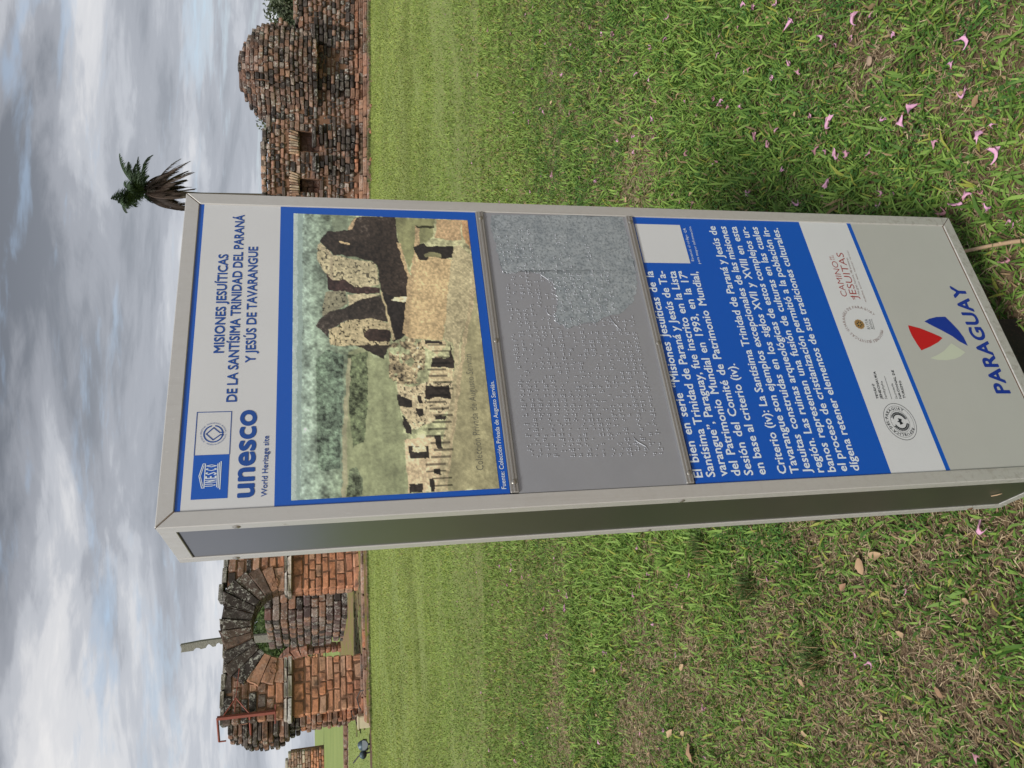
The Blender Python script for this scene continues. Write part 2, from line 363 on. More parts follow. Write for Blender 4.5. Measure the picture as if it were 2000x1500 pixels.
arc_text('PATRIMOINE MONDIAL · WORLD HERITAGE · PATRIMONIO MUNDIAL ·', .1363, .0661, .0158, -175, 182, .0020, INK, header, .0)

# caption and text
text('Fuente: Colección Privada de Augusto Servián.', .0309, .4820, .2126, .4834, .0068, TXT, upper, .006)
LN = [("El bien en serie “Misiones Jesuíticas de la", .0329, .8004, .4321, .8020), ("Santísima Trinidad de Paraná y Jesús de Ta-", .0327, .8219, .4324, .8250),
      ("varangue”, Paraguay, fue inscrito en la Lista", .0328, .8435, .4327, .8466), ("del Patrimonio Mundial en 1993, en la 17ª", .0324, .8662, .4330, .8674),
      ("Sesión del Comité de Patrimonio Mundial,", .0324, .8883, .4320, .8903), ("en base al criterio (iv).", .0322, .9111, .2373, .9119),
      ("Criterio (iv): La Santísima Trinidad de Paraná y Jesús de", .0318, .9486, .5396, .9540), ("Tavarangue son ejemplos excepcionales de las misiones", .0314, .9707, .5399, .9766),
      ("Jesuitas construidas en los siglos XVII y XVIII en esta", .0312, .9934, .5403, .9992), ("región. Las ruinas arqueológicas de estos complejos ur-", .0309, 1.0161, .5400, 1.0217),
      ("banos representan una fusión de culturas en las cuales", .0308, 1.0383, .5405, 1.0440), ("el proceso de cristianización permitió a la población in-", .0306, 1.0600, .5402, 1.0660),
      ("dígena retener elementos de sus tradiciones culturales.", .0306, 1.0828, .5394, 1.0882)]
RAT = min(math.hypot(a1-a0, b1-b0)/(np.ptp(glyphs(q)[0][:, 0])*(.0148/CAP)) for q, a0, b0, a1, b1 in LN[6:]+[LN[5]])*1.0 or 1
print('RAT', [(round(math.hypot(a1-a0, b1-b0)/(np.ptp(glyphs(q)[0][:, 0])*(.0148/CAP)), 3)) for q, a0, b0, a1, b1 in LN])
for s_, a0, b0, a1, b1 in LN: text(s_, a0, b0, a1, b1, .0148, TXT, textp, .019, ratio=RAT, name='text_line', res=2)
quad('code_label', WHITE, textp, .4505, .5403, .7895, .8812, D0-.0004)      # the code itself is left out
text('Escaneá el código QR', .4558, .8900, .5334, .8911, .0052, TXT, textp, .0, res=1)
text('para mayor información.', .4498, .9012, .5388, .9035, .0052, TXT, textp, .0, res=1)

# logo row
ca, cb = .1167, .1954+1
for r0, r1 in ((.0347, .0355), (.0300, .0304), (.0206, .0210)): ring(ca, cb, r0, r1, BLACK, logop, sy=.86, name='seal')
arc_text('REPUBLICA DEL PARAGUAY', ca, cb, .0226, -148, 128, .0052, BLACK, logop, .012)
st5 = []
for k_ in range(10):
    t = math.radians(36*k_); r = .0068 if k_ % 2 == 0 else .0027; st5.append((ca + r*math.sin(t), cb - r*math.cos(t)*.9))
poly('seal', BLACK, logop, st5, D0-.0004)
VV, FF = [], []
for side_ in (-1, 1):                       # palm and olive branches of the seal
    for k_ in range(13):
        t = math.radians(180 - side_*(14 + k_*10.5)); c0 = np.array([ca + .0152*math.sin(t), cb - .0140*math.cos(t)])
        for q_ in (-1, 1):
            dv = np.array([math.cos(t), math.sin(t)])*(-side_)*.0042 + q_*np.array([math.sin(t), -math.cos(t)])*.0030; nv = np.array([-dv[1], dv[0]])*.22
            i_ = len(VV); VV += [c0, c0+dv*.5+nv, c0+dv, c0+dv*.5-nv]; FF.append((i_, i_+1, i_+2, i_+3))
sheet('seal', BLACK, logop, np.array(VV), FF, D0-.0004)
for s_, a0, b0, a1, b1, h, bo in (('TETÃPỸ', .1612, 1.1696, .1915, 1.1724, .0040, .015), ('JEHECHAUKA', .1610, 1.1781, .2164, 1.1840, .0046, .015), ('Sambyhyha', .1607, 1.1872, .1964, 1.1905, .0046, 0),
                                  ('Secretaría', .1606, 1.2086, .1914, 1.2104, .0046, 0), ('NACIONAL DE', .1606, 1.2164, .2180, 1.2225, .0046, .015), ('TURISMO', .1609, 1.2250, .1968, 1.2292, .0046, .015)):
    text(s_, a0, b0, a1, b1, h, BLACK, logop, bo, res=1)
stroke([(.1604, 1.1960), (.2061, 1.1990)], .0006, BLACK, logop)
text('CAMINO', .3780, 1.1860, .4604, 1.1925, .0125, REDINK, logop, -.008)
text('DE', .4640, 1.1826, .4720, 1.1836, .0040, REDINK, logop, res=1); text('LOS', .4645, 1.1885, .4751, 1.1900, .0040, REDINK, logop, res=1)
text('JESUITAS', .3730, 1.2075, .4815, 1.2130, .0150, REDINK, logop, -.006)
stroke([(.3716, 1.1965), (.3800, 1.1968)], .0011, REDINK, logop); stroke([(.3722, 1.1995), (.3795, 1.1998)], .0010, REDINK, logop)
text('Una gran historia. Mil aventuras.', .3816, 1.2148, .4707, 1.2195, .0046, BROWNINK, logop, -.004, res=1)
text('ARGENTINA · BOLIVIA · BRASIL · PARAGUAY · URUGUAY', .3661, 1.2228, .4879, 1.2270, .0028, BROWNINK, logop, -.004, res=1)
ca, cb = .3167, 1.196
arc_text('MISIONES JESUITICAS GUARANÍES DE PARAGUAY', ca, cb, .0352, -160, 150, .0056, BROWNINK, logop, -.004)
for t_ in range(12):
    th = math.radians(30*t_); ring(ca+.0078*math.sin(th), 1.1890-.0074*math.cos(th), 0, .0030, GOLDP, logop, n=8, d=D0-.0003, name='rosette')
ring(ca, 1.1890, 0, .0082, GOLDP, logop, n=20, d=D0-.0004, name='rosette'); ring(ca, 1.1890, .0070, .0076, BROWNINK, logop, n=24, d=D0-.0006, name='rosette')
for t_ in range(6):
    th = math.radians(60*t_+20); ring(ca+.0043*math.sin(th), 1.1890-.0043*math.cos(th), 0, .0017, BLACK, logop, n=8, d=D0-.0006, name='rosette')
text('RUTA', .3056, 1.2083, .3280, 1.2100, .0064, BLACK, logop, -.01, res=1); text('JESUITICA', .3055, 1.2142, .3270, 1.2158, .0040, BLACK, logop, res=1); text('INTERNACIONAL', .3055, 1.2178, .3284, 1.2195, .0020, BLACK, logop, res=1)

# lower panel emblem
poly('emblem', REDP, lower, [(.314, 1.293), (.3076, 1.3153), (.2966, 1.3381), (.2887, 1.3523), (.2851, 1.3567), (.2761, 1.3429), (.2666, 1.3212), (.259, 1.299), (.2736, 1.2952), (.2911, 1.2919), (.3047, 1.2917)], D0-.0004)
poly('emblem', NAVYP, lower, [(.3224, 1.3326), (.3283, 1.3459), (.3323, 1.3635), (.3329, 1.3838), (.3172, 1.3928), (.3022, 1.4001), (.2863, 1.4048), (.2677, 1.4052), (.2776, 1.3909), (.2894, 1.3803), (.3024, 1.3623), (.3124, 1.3469)], D0-.0004)
poly('emblem', CREAMP, lower, [(.2422, 1.311), (.2493, 1.3311), (.2577, 1.3484), (.2738, 1.3714), (.265, 1.3812), (.2536, 1.3934), (.2448, 1.3779), (.2399, 1.3639), (.2373, 1.3452), (.238, 1.3262)], D0-.0004)
text('PARAGUAY', .1650, 1.4513, .4045, 1.4570, .0300, NAVYP, lower, .030, res=5, csp=1.08)

# strips with screws
for b0, b1, sc in (((.4872, .4872), (.5008, .5014), ((.0395, .4938), (.2848, .4940), (.5398, .4945))), ((.7690, .7727), (.7830, .7868), ((.0398, .7762), (.2770, .7768), (.5400, .7789)))):
    bm = bmesh.new(); bm_prism(bm, [(FW+.001, SH-b1[0]), (SW-FW-.001, SH-b1[1]), (SW-FW-.001, SH-b0[1]), (FW+.001, SH-b0[0])], -.0022, .002, .0014)
    sp_ = bm_obj('clamping_strip', bm, STRIP, sign)
    bm = bmesh.new(); bm_prism(bm, [(FW+.002, SH-b1[0]+.0052), (SW-FW-.002, SH-b1[1]+.0052), (SW-FW-.002, SH-b0[1]-.0052), (FW+.002, SH-b0[0]-.0052)], -.0031, -.0015, .0006); bm_obj('raised_rib', bm, STRIP, sp_)
    for a_, b_ in sc: screw(sp_, (a_, -.0030, SH-b_), .0042)
# peeled film and braille
PATCH = [(.5505, .5172), (.5551, .646), (.555, .7700), (.5128, .7692), (.4674, .7690), (.432, .7685), (.4059, .7680), (.3803, .7594), (.3592, .7458), (.3407, .7238), (.3346, .7008), (.3225, .6771), (.3186, .648), (.31, .622), (.3227, .6031), (.3347, .6007), (.3406, .604), (.367, .6133), (.3875, .6129), (.4042, .6101), (.4124, .5988), (.4228, .5859), (.4288, .5618), (.4221, .5362), (.4261, .5227), (.4578, .5193), (.4924, .5161), (.5232, .5124)]
def rough_outline(pts, n=6, amp=.0024):
    o = []; r = random.Random(3)
    for i in range(len(pts)):
        p, q = np.array(pts[i]), np.array(pts[(i+1) % len(pts)]); t = q-p; nn_ = np.array([-t[1], t[0]])/np.linalg.norm(t)
        for k in range(n): o.append(tuple(p + t*k/n + nn_*(r.uniform(-amp, amp) if k else 0)))
    return o
ro = rough_outline(PATCH)
poly('peeled_patch', PATCHM, plate, ro, .0012)
for i0, i1 in ((60, 96), (100, 128), (132, 146)):
    bm = bmesh.new(); bm_tube(bm, [V(a, b, .0011) for a, b in ro[i0:i1]], .0005, 4); bm_obj('film_edge', bm, PLATE, plate, False)
for p_ in ([(.3346, .7008), (.318, .7075), (.3024, .7181)], [(.1067, .6979), (.098, .7030), (.0900, .7150), (.0819, .7195)], [(.3335, .6007), (.338, .592), (.350, .588)], [(.10, .70), (.085, .704)], [(.20, .62), (.197, .628)]):
    bm = bmesh.new(); bm_tube(bm, [V(a, b, .0013) for a, b in p_], [.0004]+[.0010]*(len(p_)-2)+[.0003], 5); bm_obj('film_fold', bm, PLATE, plate, True)
dv, df = [], []; rb = random.Random(11)
CAPV = [(math.cos(t)*.0011, math.sin(t)*.0011, 0) for t in np.linspace(0, 2*math.pi, 9)[:-1]] + [(math.cos(t)*.0007, math.sin(t)*.0007, -.0011) for t in np.linspace(0, 2*math.pi, 9)[:-1]] + [(0, 0, -.0013)]
for row in range(17):
    b_ = .5235 + row*.01335
    a_ = .0800 - .0004*row
    amax = .525 if row in (0, 2, 3, 4) else rb.uniform(.40, .535)
    if row > 13: amax = rb.uniform(.29, .36) if row > 14 else .45
    while a_ < amax:
        if rb.random() > .16:
            for i in range(2):
                for j in range(3):
                    if rb.random() < .42 and not (.4288 < a_ and rb.random() < .4):
                        k = len(dv); x, z = a_+i*.0028, SH-(b_+j*.0028)
                        dv += [(x+c[0], .0013+c[2], z+c[1]) for c in CAPV]
                        df += [tuple(reversed((k+t, k+(t+1) % 8, k+8+(t+1) % 8, k+8+t))) for t in range(8)] + [tuple(reversed((k+8+t, k+8+(t+1) % 8, k+16))) for t in range(8)]
        a_ += .0086
o = mesh_obj('braille_dots', dv, df, PLATE, plate, True); o['kind'] = 'stuff'
o.data.update()

# ---- the printed aerial photograph (flat print)
POLY = {
'sky': [(0.0, 0.0), (1.0, 0.0), (1.001, 0.026), (-0.001, 0.026)] ,
'sky2': [(-0.001, 0.026), (1.001, 0.026), (1.002, 0.054), (0.49, 0.05), (-0.002, 0.045)] ,
'fieldA': [(-0.009, 0.236), (0.276, 0.256), (0.467, 0.285), (0.488, 0.382), (0.444, 0.412), (0.443, 0.493), (0.356, 0.512), (0.271, 0.536), (-0.019, 0.549)] ,
'wood1': [(0.459, 0.284), (0.466, 0.381), (0.274, 0.369), (0.166, 0.347), (0.155, 0.291), (0.275, 0.277)] ,
'wood2': [(-0.002, 0.26), (0.079, 0.268), (0.09, 0.308), (0.051, 0.336), (-0.004, 0.323)] ,
'wood3': [(0.083, 0.123), (0.446, 0.117), (0.475, 0.169), (0.459, 0.263), (0.276, 0.246), (0.086, 0.229)] ,
'path': [(-0.007, 0.234), (0.276, 0.251), (0.445, 0.284), (0.445, 0.3), (0.275, 0.272), (-0.008, 0.255)] ,
'fieldR': [(0.998, 0.212), (1.004, 0.302), (0.923, 0.316), (0.895, 0.223)] ,
'grassin': [(1.001, 0.569), (0.999, 0.801), (0.917, 0.779), (0.888, 0.702), (0.784, 0.632), (0.903, 0.584)] ,
'dark': [(0.885, 0.142), (0.928, 0.184), (0.936, 0.299), (0.967, 0.318), (0.995, 0.348), (1.003, 0.569), (0.912, 0.579), (0.738, 0.627), (0.627, 0.598), (0.518, 0.56), (0.503, 0.514), (0.691, 0.468), (0.802, 0.453), (0.829, 0.334), (0.834, 0.221)] ,
'litarc': [(0.936, 0.299), (0.967, 0.32), (0.997, 0.354), (0.977, 0.344), (0.941, 0.328)] ,
'slit': [(0.887, 0.246), (0.884, 0.308), (0.875, 0.308), (0.877, 0.257)] ,
'wallA': [(0.872, 0.132), (0.88, 0.149), (0.834, 0.216), (0.802, 0.447), (0.723, 0.459), (0.702, 0.395), (0.705, 0.323), (0.733, 0.274), (0.732, 0.207), (0.76, 0.175), (0.809, 0.126)] ,
'ledgeA': [(0.872, 0.138), (0.834, 0.216), (0.728, 0.213), (0.732, 0.199), (0.827, 0.201), (0.863, 0.132)] ,
'brown': [(0.76, 0.181), (0.732, 0.207), (0.733, 0.274), (0.706, 0.328), (0.707, 0.463), (0.687, 0.462), (0.678, 0.349), (0.689, 0.283), (0.692, 0.185)] ,
'wallB': [(0.688, 0.174), (0.693, 0.278), (0.642, 0.287), (0.614, 0.226), (0.594, 0.15), (0.641, 0.162)] ,
'wallB2': [(0.677, 0.288), (0.683, 0.461), (0.666, 0.415), (0.634, 0.292)] ,
'archB': [(0.56, 0.121), (0.583, 0.134), (0.614, 0.194), (0.626, 0.27), (0.662, 0.371), (0.679, 0.467), (0.58, 0.504), (0.572, 0.387), (0.579, 0.279), (0.545, 0.187), (0.515, 0.186)] ,
'wallC': [(0.545, 0.187), (0.579, 0.284), (0.591, 0.399), (0.572, 0.498), (0.518, 0.504), (0.488, 0.496), (0.489, 0.318), (0.489, 0.191)] ,
'doorC': [(0.534, 0.369), (0.55, 0.397), (0.547, 0.505), (0.507, 0.501), (0.503, 0.394), (0.517, 0.371)] ,
'tail': [(0.489, 0.323), (0.492, 0.5), (0.44, 0.465)] ,
'nave': [(0.691, 0.473), (0.66, 0.596), (0.742, 0.633), (0.533, 0.589), (0.514, 0.559), (0.503, 0.52), (0.595, 0.5)] ,
'lightline': [(0.691, 0.468), (0.687, 0.479), (0.511, 0.526), (0.509, 0.512)] ,
'slit2': [(0.659, 0.522), (0.669, 0.54), (0.672, 0.606), (0.652, 0.606), (0.655, 0.538)] ,
'longtop': [(0.894, 0.571), (0.886, 0.594), (0.75, 0.634), (0.87, 0.674), (0.964, 0.689), (0.964, 0.711), (0.871, 0.7), (0.518, 0.604), (0.533, 0.574), (0.738, 0.622)] ,
'longwall': [(0.862, 0.681), (0.822, 0.888), (0.779, 0.863), (0.596, 0.813), (0.506, 0.783), (0.514, 0.598), (0.709, 0.647)] ,
'door': [(0.872, 0.667), (0.893, 0.721), (0.879, 0.743), (0.882, 0.897), (0.833, 0.895), (0.828, 0.816), (0.853, 0.764), (0.82, 0.736), (0.823, 0.689)] ,
'doorlit': [(0.843, 0.721), (0.855, 0.759), (0.851, 0.819), (0.834, 0.816), (0.835, 0.726)] ,
'bldR': [(0.997, 0.814), (0.999, 0.958), (0.912, 0.951), (0.906, 0.9), (0.915, 0.791), (0.963, 0.809)] ,
'bldR2': [(0.999, 0.958), (1.0, 1.0), (0.868, 1.006), (0.912, 0.963)] ,
'hedge': [(0.967, 0.689), (0.967, 0.711), (0.97, 0.798), (0.958, 0.796), (0.955, 0.698)] ,
'court': [(0.882, 0.903), (0.885, 0.934), (0.842, 1.001), (0.729, 0.989), (0.486, 0.872), (0.223, 0.82), (0.003, 0.73), (0.002, 0.678), (0.143, 0.734), (0.411, 0.836), (0.494, 0.839), (0.51, 0.79), (0.822, 0.875)] ,
'lawn': [(0.815, 0.999), (0.0, 1.0), (0.003, 0.73), (0.23, 0.819), (0.486, 0.878), (0.738, 0.99)] ,
'track': [(0.807, 1.002), (0.713, 1.004), (0.463, 0.897), (0.337, 0.855), (0.142, 0.781), (0.003, 0.74), (0.003, 0.727), (0.162, 0.774), (0.373, 0.846), (0.486, 0.884), (0.729, 0.98)] ,
'rubble': [(0.495, 0.497), (0.518, 0.604), (0.51, 0.682), (0.442, 0.685), (0.354, 0.652), (0.348, 0.533), (0.37, 0.487)] ,
'col1': [(0.509, 0.67), (0.502, 0.794), (0.494, 0.805), (0.434, 0.712), (0.361, 0.686), (0.359, 0.819), (0.411, 0.827), (0.495, 0.669)] ,
'col2': [(0.355, 0.523), (0.34, 0.607), (0.361, 0.697), (0.352, 0.818), (0.259, 0.782), (0.226, 0.702), (0.194, 0.581), (0.271, 0.536)] ,
'col3': [(0.168, 0.547), (0.178, 0.674), (0.163, 0.736), (0.097, 0.717), (0.002, 0.683), (0.006, 0.546), (0.102, 0.551)] ,
'd1': [(0.442, 0.713), (0.441, 0.808), (0.494, 0.822), (0.426, 0.834), (0.405, 0.831), (0.412, 0.706)] ,
'd2': [(0.345, 0.673), (0.346, 0.797), (0.298, 0.797), (0.302, 0.733), (0.3, 0.668)] ,
'd3': [(0.243, 0.709), (0.242, 0.769), (0.228, 0.761), (0.231, 0.702)] ,
'd4': [(0.178, 0.698), (0.179, 0.728), (0.137, 0.733), (0.134, 0.701)] ,
'd5': [(0.148, 0.566), (0.148, 0.608), (0.145, 0.665), (0.105, 0.66), (0.108, 0.572)] ,
'd6': [(0.028, 0.554), (0.028, 0.62), (0.004, 0.62), (0.005, 0.553)] ,
'd7': [(0.044, 0.653), (0.043, 0.678), (0.002, 0.678), (0.002, 0.658)] ,
'd8': [(0.32, 0.525), (0.294, 0.597), (0.273, 0.595), (0.278, 0.528)] ,
'd9': [(0.25, 0.54), (0.215, 0.583), (0.184, 0.585), (0.188, 0.555)] ,
'd10': [(0.269, 0.611), (0.269, 0.648), (0.244, 0.65), (0.238, 0.628)] ,
'd11': [(0.509, 0.687), (0.502, 0.777), (0.495, 0.782), (0.495, 0.691)] ,
'd12': [(0.075, 0.682), (0.071, 0.713), (0.055, 0.713), (0.059, 0.682)] ,
'd13': [(0.311, 0.626), (0.311, 0.648), (0.286, 0.65), (0.286, 0.629)] ,
'lite5': [(0.147, 0.587), (0.145, 0.649), (0.127, 0.647), (0.129, 0.585)] ,
}
PC = {'sky': (158, 176, 168), 'sky2': (132, 154, 144), 'fieldA': (134, 142, 100), 'wood1': (92, 104, 70), 'wood2': (96, 108, 78), 'wood3': (92, 112, 90), 'path': (150, 148, 112), 'fieldR': (118, 132, 104),
      'grassin': (128, 130, 84), 'dark': (60, 52, 45), 'litarc': (176, 148, 106), 'slit': (196, 168, 118), 'wallA': (180, 168, 126), 'ledgeA': (160, 146, 112), 'brown': (66, 50, 46), 'wallB': (128, 124, 96), 'wallB2': (190, 176, 134),
      'archB': (64, 57, 50), 'wallC': (178, 162, 118), 'doorC': (58, 46, 40), 'tail': (56, 50, 42), 'nave': (44, 40, 37), 'lightline': (176, 160, 116), 'slit2': (220, 200, 148), 'longtop': (174, 148, 104), 'longwall': (190, 162, 112),
      'door': (40, 37, 34), 'doorlit': (120, 118, 78), 'bldR': (170, 140, 98), 'bldR2': (176, 134, 88), 'hedge': (60, 62, 40), 'court': (172, 160, 118), 'lawn': (150, 144, 102), 'track': (168, 152, 112), 'rubble': (150, 134, 98),
      'col1': (196, 176, 130), 'col2': (198, 180, 136), 'col3': (204, 180, 136), 'lite5': (196, 182, 138)}
def vnoise(sx, sy, W_, H_, seed, octaves=3):
    r = np.random.default_rng(seed); o = np.zeros((H_, W_)); amp = 1; tot = 0
    for k in range(octaves):
        gx, gy = int(sx*2**k)+2, int(sy*2**k)+2; g_ = r.random((gy+1, gx+1))
        x = np.linspace(0, gx-1.001, W_); y = np.linspace(0, gy-1.001, H_); xi, yi = x.astype(int), y.astype(int); fx, fy = x-xi, y-yi
        fx, fy = fx*fx*(3-2*fx), (fy*fy*(3-2*fy))[:, None]
        a = g_[yi][:, xi]*(1-fx)+g_[yi][:, xi+1]*fx; b = g_[yi+1][:, xi]*(1-fx)+g_[yi+1][:, xi+1]*fx
        o += amp*(a*(1-fy)+b*fy); tot += amp; amp *= .55
    return o/tot
PW, PH = 400, 240
X, Y = np.meshgrid((np.arange(PW)+.5)/PW, (np.arange(PH)+.5)/PH)
img = np.zeros((PH, PW, 3)); 
base_stops = [(0, (140, 162, 150)), (.10, (112, 130, 112)), (.25, (108, 124, 98)), (.45, (128, 136, 98)), (.62, (136, 140, 100)), (1, (148, 144, 104))]
for i_ in range(3): img[..., i_] = np.interp(Y, [s[0] for s in base_stops], [s[1][i_] for s in base_stops])
nf = (vnoise(120, 75, PW, PH, 1, 2)-.5)*.75+(vnoise(40, 26, PW, PH, 8, 2)-.5)*.6; nm_ = vnoise(14, 9, PW, PH, 2, 3)-.5; ng = np.random.default_rng(5).random((PH, PW))-.5
band = vnoise(4, 30, PW, PH, 9, 2)-.5
veg = 1.12*(1 + nf*.9 + nm_*.35 + band*.35)[..., None]
img *= veg
def inside(pts, X, Y):
    r = np.zeros(X.shape, bool); n = len(pts)
    for i in range(n):
        x0, y0 = pts[i]; x1, y1 = pts[(i+1) % n]
        if y0 == y1: continue
        c_ = ((Y >= min(y0, y1)) & (Y < max(y0, y1))); xx = x0 + (Y-y0)*(x1-x0)/(y1-y0); r ^= c_ & (X < xx)
    return r
stone_n = (vnoise(150, 95, PW, PH, 3, 2)-.5); speck = (vnoise(125, 95, PW, PH, 21, 2) > .68)
jx = (vnoise(45, 30, PW, PH, 31, 2)-.5)*.010; jy = (vnoise(45, 30, PW, PH, 32, 2)-.5)*.014
for k_, pts in POLY.items():
    mk = inside(pts, X+jx, Y+jy); col_ = PC.get(k_, (50, 45, 40))
    veg_ = k_ in ('sky', 'sky2', 'fieldA', 'wood1', 'wood2', 'wood3', 'fieldR', 'grassin', 'lawn', 'path', 'doorlit')
    if k_ in ('sky', 'sky2'): v_ = 1 + nf*.15
    elif k_.startswith('wood'): v_ = 1 + nf*1.3 + ng*.25
    elif veg_: v_ = 1 + nf*.35 + nm_*.3 + band*.25
    elif sum(col_) < 185: v_ = 1 + stone_n*.9 + nm_*.7
    else:
        v_ = 1 + stone_n*.5 + nm_*.3
        if k_ in ('wallA', 'wallB', 'wallC', 'rubble', 'col2'): v_ = np.where(speck, .45, v_)
        if k_ == 'rubble': v_ = v_*(1+nf*1.6); mk &= (vnoise(46, 32, PW, PH, 77, 2) > .40)
    img[mk] = (np.array(col_)[None]*np.broadcast_to(v_, X.shape)[mk][:, None])
for a_ in np.linspace(.02, .49, 22):    # little colonnade shadows
    t_ = .70 + .33*(a_-.02)*.45 + .02*math.sin(a_*60); mk = (abs(X-a_) < .0035) & (abs(Y-t_) < .05); img[mk] *= .55
gry = img.mean(-1, keepdims=True); img = np.where(gry > 70, (img*.80+gry*.20)*1.13+8, img)
img = np.clip(img*(1+ng[..., None]*.10), 6, 240)/255.
imgl = np.where(img <= .04045, img/12.92, ((img+.055)/1.055)**2.4)*1.0 + .004
# verts = pixels, smooth interpolation
TL, TR, BR, BL = np.array([.0301, .1743]), np.array([.5425, .1730]), np.array([.5380, .4717]), np.array([.0322, .4717])
s_ = np.linspace(0, 1, PW)[None, :, None]; t_ = np.linspace(0, 1, PH)[:, None, None]
P = TL*(1-s_)*(1-t_)+TR*s_*(1-t_)+BR*s_*t_+BL*(1-s_)*t_; P = P.reshape(-1, 2)
vid = np.arange(PW*PH).reshape(PH, PW); Q = np.stack([vid[1:, :-1], vid[1:, 1:], vid[:-1, 1:], vid[:-1, :-1]], -1).reshape(-1, 4)
def big_mesh(name, co, faces_flat, sizes, colr=None, mat=None, parent=None, smooth=False):
    me = bpy.data.meshes.new(name); me.vertices.add(len(co)); me.vertices.foreach_set('co', np.ascontiguousarray(co, dtype=np.float32).ravel())
    me.loops.add(len(faces_flat)); me.loops.foreach_set('vertex_index', np.ascontiguousarray(faces_flat, dtype=np.int32))
    st_ = np.zeros(len(sizes), np.int32); st_[1:] = np.cumsum(sizes)[:-1]
    me.polygons.add(len(sizes)); me.polygons.foreach_set('loop_start', st_); me.polygons.foreach_set('loop_total', np.asarray(sizes, np.int32))
    if smooth: me.polygons.foreach_set('use_smooth', np.ones(len(sizes), bool))
    me.update(calc_edges=True)
    if colr is not None:
        at = me.attributes.new('col', 'FLOAT_COLOR', 'POINT'); cc = np.ones((len(co), 4), np.float32); cc[:, :3] = colr[:, :3]
        if colr.shape[1] == 4: cc[:, 3] = colr[:, 3]
        at.data.foreach_set('color', cc.ravel())
    if mat: me.materials.append(mat)
    return link(bpy.data.objects.new(name, me), parent)
m = Mat('printed photograph'); at = m.n('ShaderNodeAttribute'); at.attribute_name = 'col'
m.set('Base Color', at.outputs['Color']).set('Roughness', .4); m.set('Coat Weight', .2); m.set('Coat Roughness', .25); PHOTO = m.m
co = np.column_stack([P[:, 0], np.full(len(P), D0-.0005), SH-P[:, 1]])
pic = big_mesh('printed_photograph', co, Q.ravel(), np.full(len(Q), 4), imgl.reshape(-1, 3), PHOTO, upper)
WM = print_mat('faint lettering', (.155, .155, .12), .45, .02)
text('Colección Privada de Augusto Servián', .062, .4510, .262, .4512, .0110, WM, upper, -.012, d=D0-.0009, res=2)

# ------------------------------------------------------------------ terrain
def terr(x, y):
    """the lawn is level up to the ruins and climbs gently behind them"""
    return float(np.interp(y, [-400, 20.8, 27, 70, 300, 1500], [0, 0, .30, .62, .8, .8]))
m = Mat('lawn soil'); co = m.coord('World'); n1 = m.noise(1.3, 6, .6, .3, co); n2 = m.noise(38, 6, .7, 0, co); n3 = m.noise(.35, 3, .5, 0, co)
soil = m.mix(n2, (.055, .035, .018), (.26, .18, .10)); green = m.mix(n2, (.13, .175, .040), (.28, .36, .10))
green = m.mix(m.ramp(n3, [(.35, 0.0), (.7, .45)]), green, (.31, .36, .11))
g_ = m.n('ShaderNodeNewGeometry'); sp_ = m.n('ShaderNodeSeparateXYZ'); m.l(g_.outputs['Position'], sp_.inputs[0])
far = m.ramp(m.math('MULTIPLY', sp_.outputs[1], 1/20.), [(.08, 0.0), (.40, .85), (1.0, 1.0)])
m.set('Base Color', m.mix(far, soil, green)).set('Roughness', .9); m.bump(n2, .8, .02); SOIL = m.m
xs = np.concatenate([[-1500, -400, -120, -60], np.linspace(-30, 30, 61), [60, 120, 400, 1500]]); ys = np.concatenate([[-400, -60, -10], np.linspace(-2, 30, 65), [36, 45, 70, 120, 300, 800, 1500]])
vv = []; rg = random.Random(2)
for y in ys:
    for x in xs: vv.append((x, y, terr(x, y) + (rg.uniform(-.012, .006) if -12 < x < 14 and 0 < y < 19 else 0)))
nx = len(xs); ff = [(j*nx+i, j*nx+i+1, (j+1)*nx+i+1, (j+1)*nx+i) for j in range(len(ys)-1) for i in range(nx-1)]
o = mesh_obj('ground', vv, ff, SOIL, None, True); o['kind'] = 'structure'

# ------------------------------------------------------------------ stones
def stone_material(name, individual):
    m = Mat(name)
    if individual:
        s = m.n('ShaderNodeObjectInfo'); tint, lich, rnd_ = s.outputs['Color'], s.outputs['Alpha'], s.outputs['Random']
    else:
        s = m.n('ShaderNodeAttribute'); s.attribute_name = 'col'; tint, lich, rnd_ = s.outputs['Color'], s.outputs['Alpha'], None
    co = m.coord('World'); a = m.noise(3.2, 6, .65, .3, co); b = m.noise(17, 6, .7, .2, co); c = m.noise(70, 4, .7, 0, co); d = m.noise(6.5, 6, .75, .5, co); e = m.noise(30, 5, .7, 0, co)
    base = m.mix(1.0, tint, m.ramp(b, [(.25, .55), (.5, 1.0), (.75, 1.35)]), 'MULTIPLY')
    base = m.mix(m.ramp(a, [(.50, 0.0), (.66, .75)]), base, (.036, .026, .023))                       # dark crust
    lk = m.math('MULTIPLY', m.ramp(m.math('ADD', m.math('MULTIPLY', d, .6), m.math('MULTIPLY', e, .4)), [(.52, 0.0), (.575, 1.0)]), lich)
    base = m.mix(lk, base, m.mix(c, (.26, .245, .215), (.66, .64, .58)))                                # pale lichen
    base = m.mix(m.ramp(c, [(.2, .5), (.42, 0.0)]), base, (.05, .035, .028))
    m.set('Base Color', base).set('Roughness', .92)
    m.bump(m.math('ADD', m.math('MULTIPLY', b, .7), m.math('MULTIPLY', c, .3)), .9, .02); return m.m
STONE = stone_material('weathered sandstone', True); STONEC = stone_material('weathered sandstone joined', False)
m = Mat('mortar and earth'); co = m.coord('World'); m.set('Base Color', m.mix(m.noise(12, 6, .7, 0, co), (.07, .034, .02), (.28, .15, .09))).set('Roughness', .95); m.bump(m.noise(40, 5, .7, 0, co), .8, .02); MORTAR = m.m

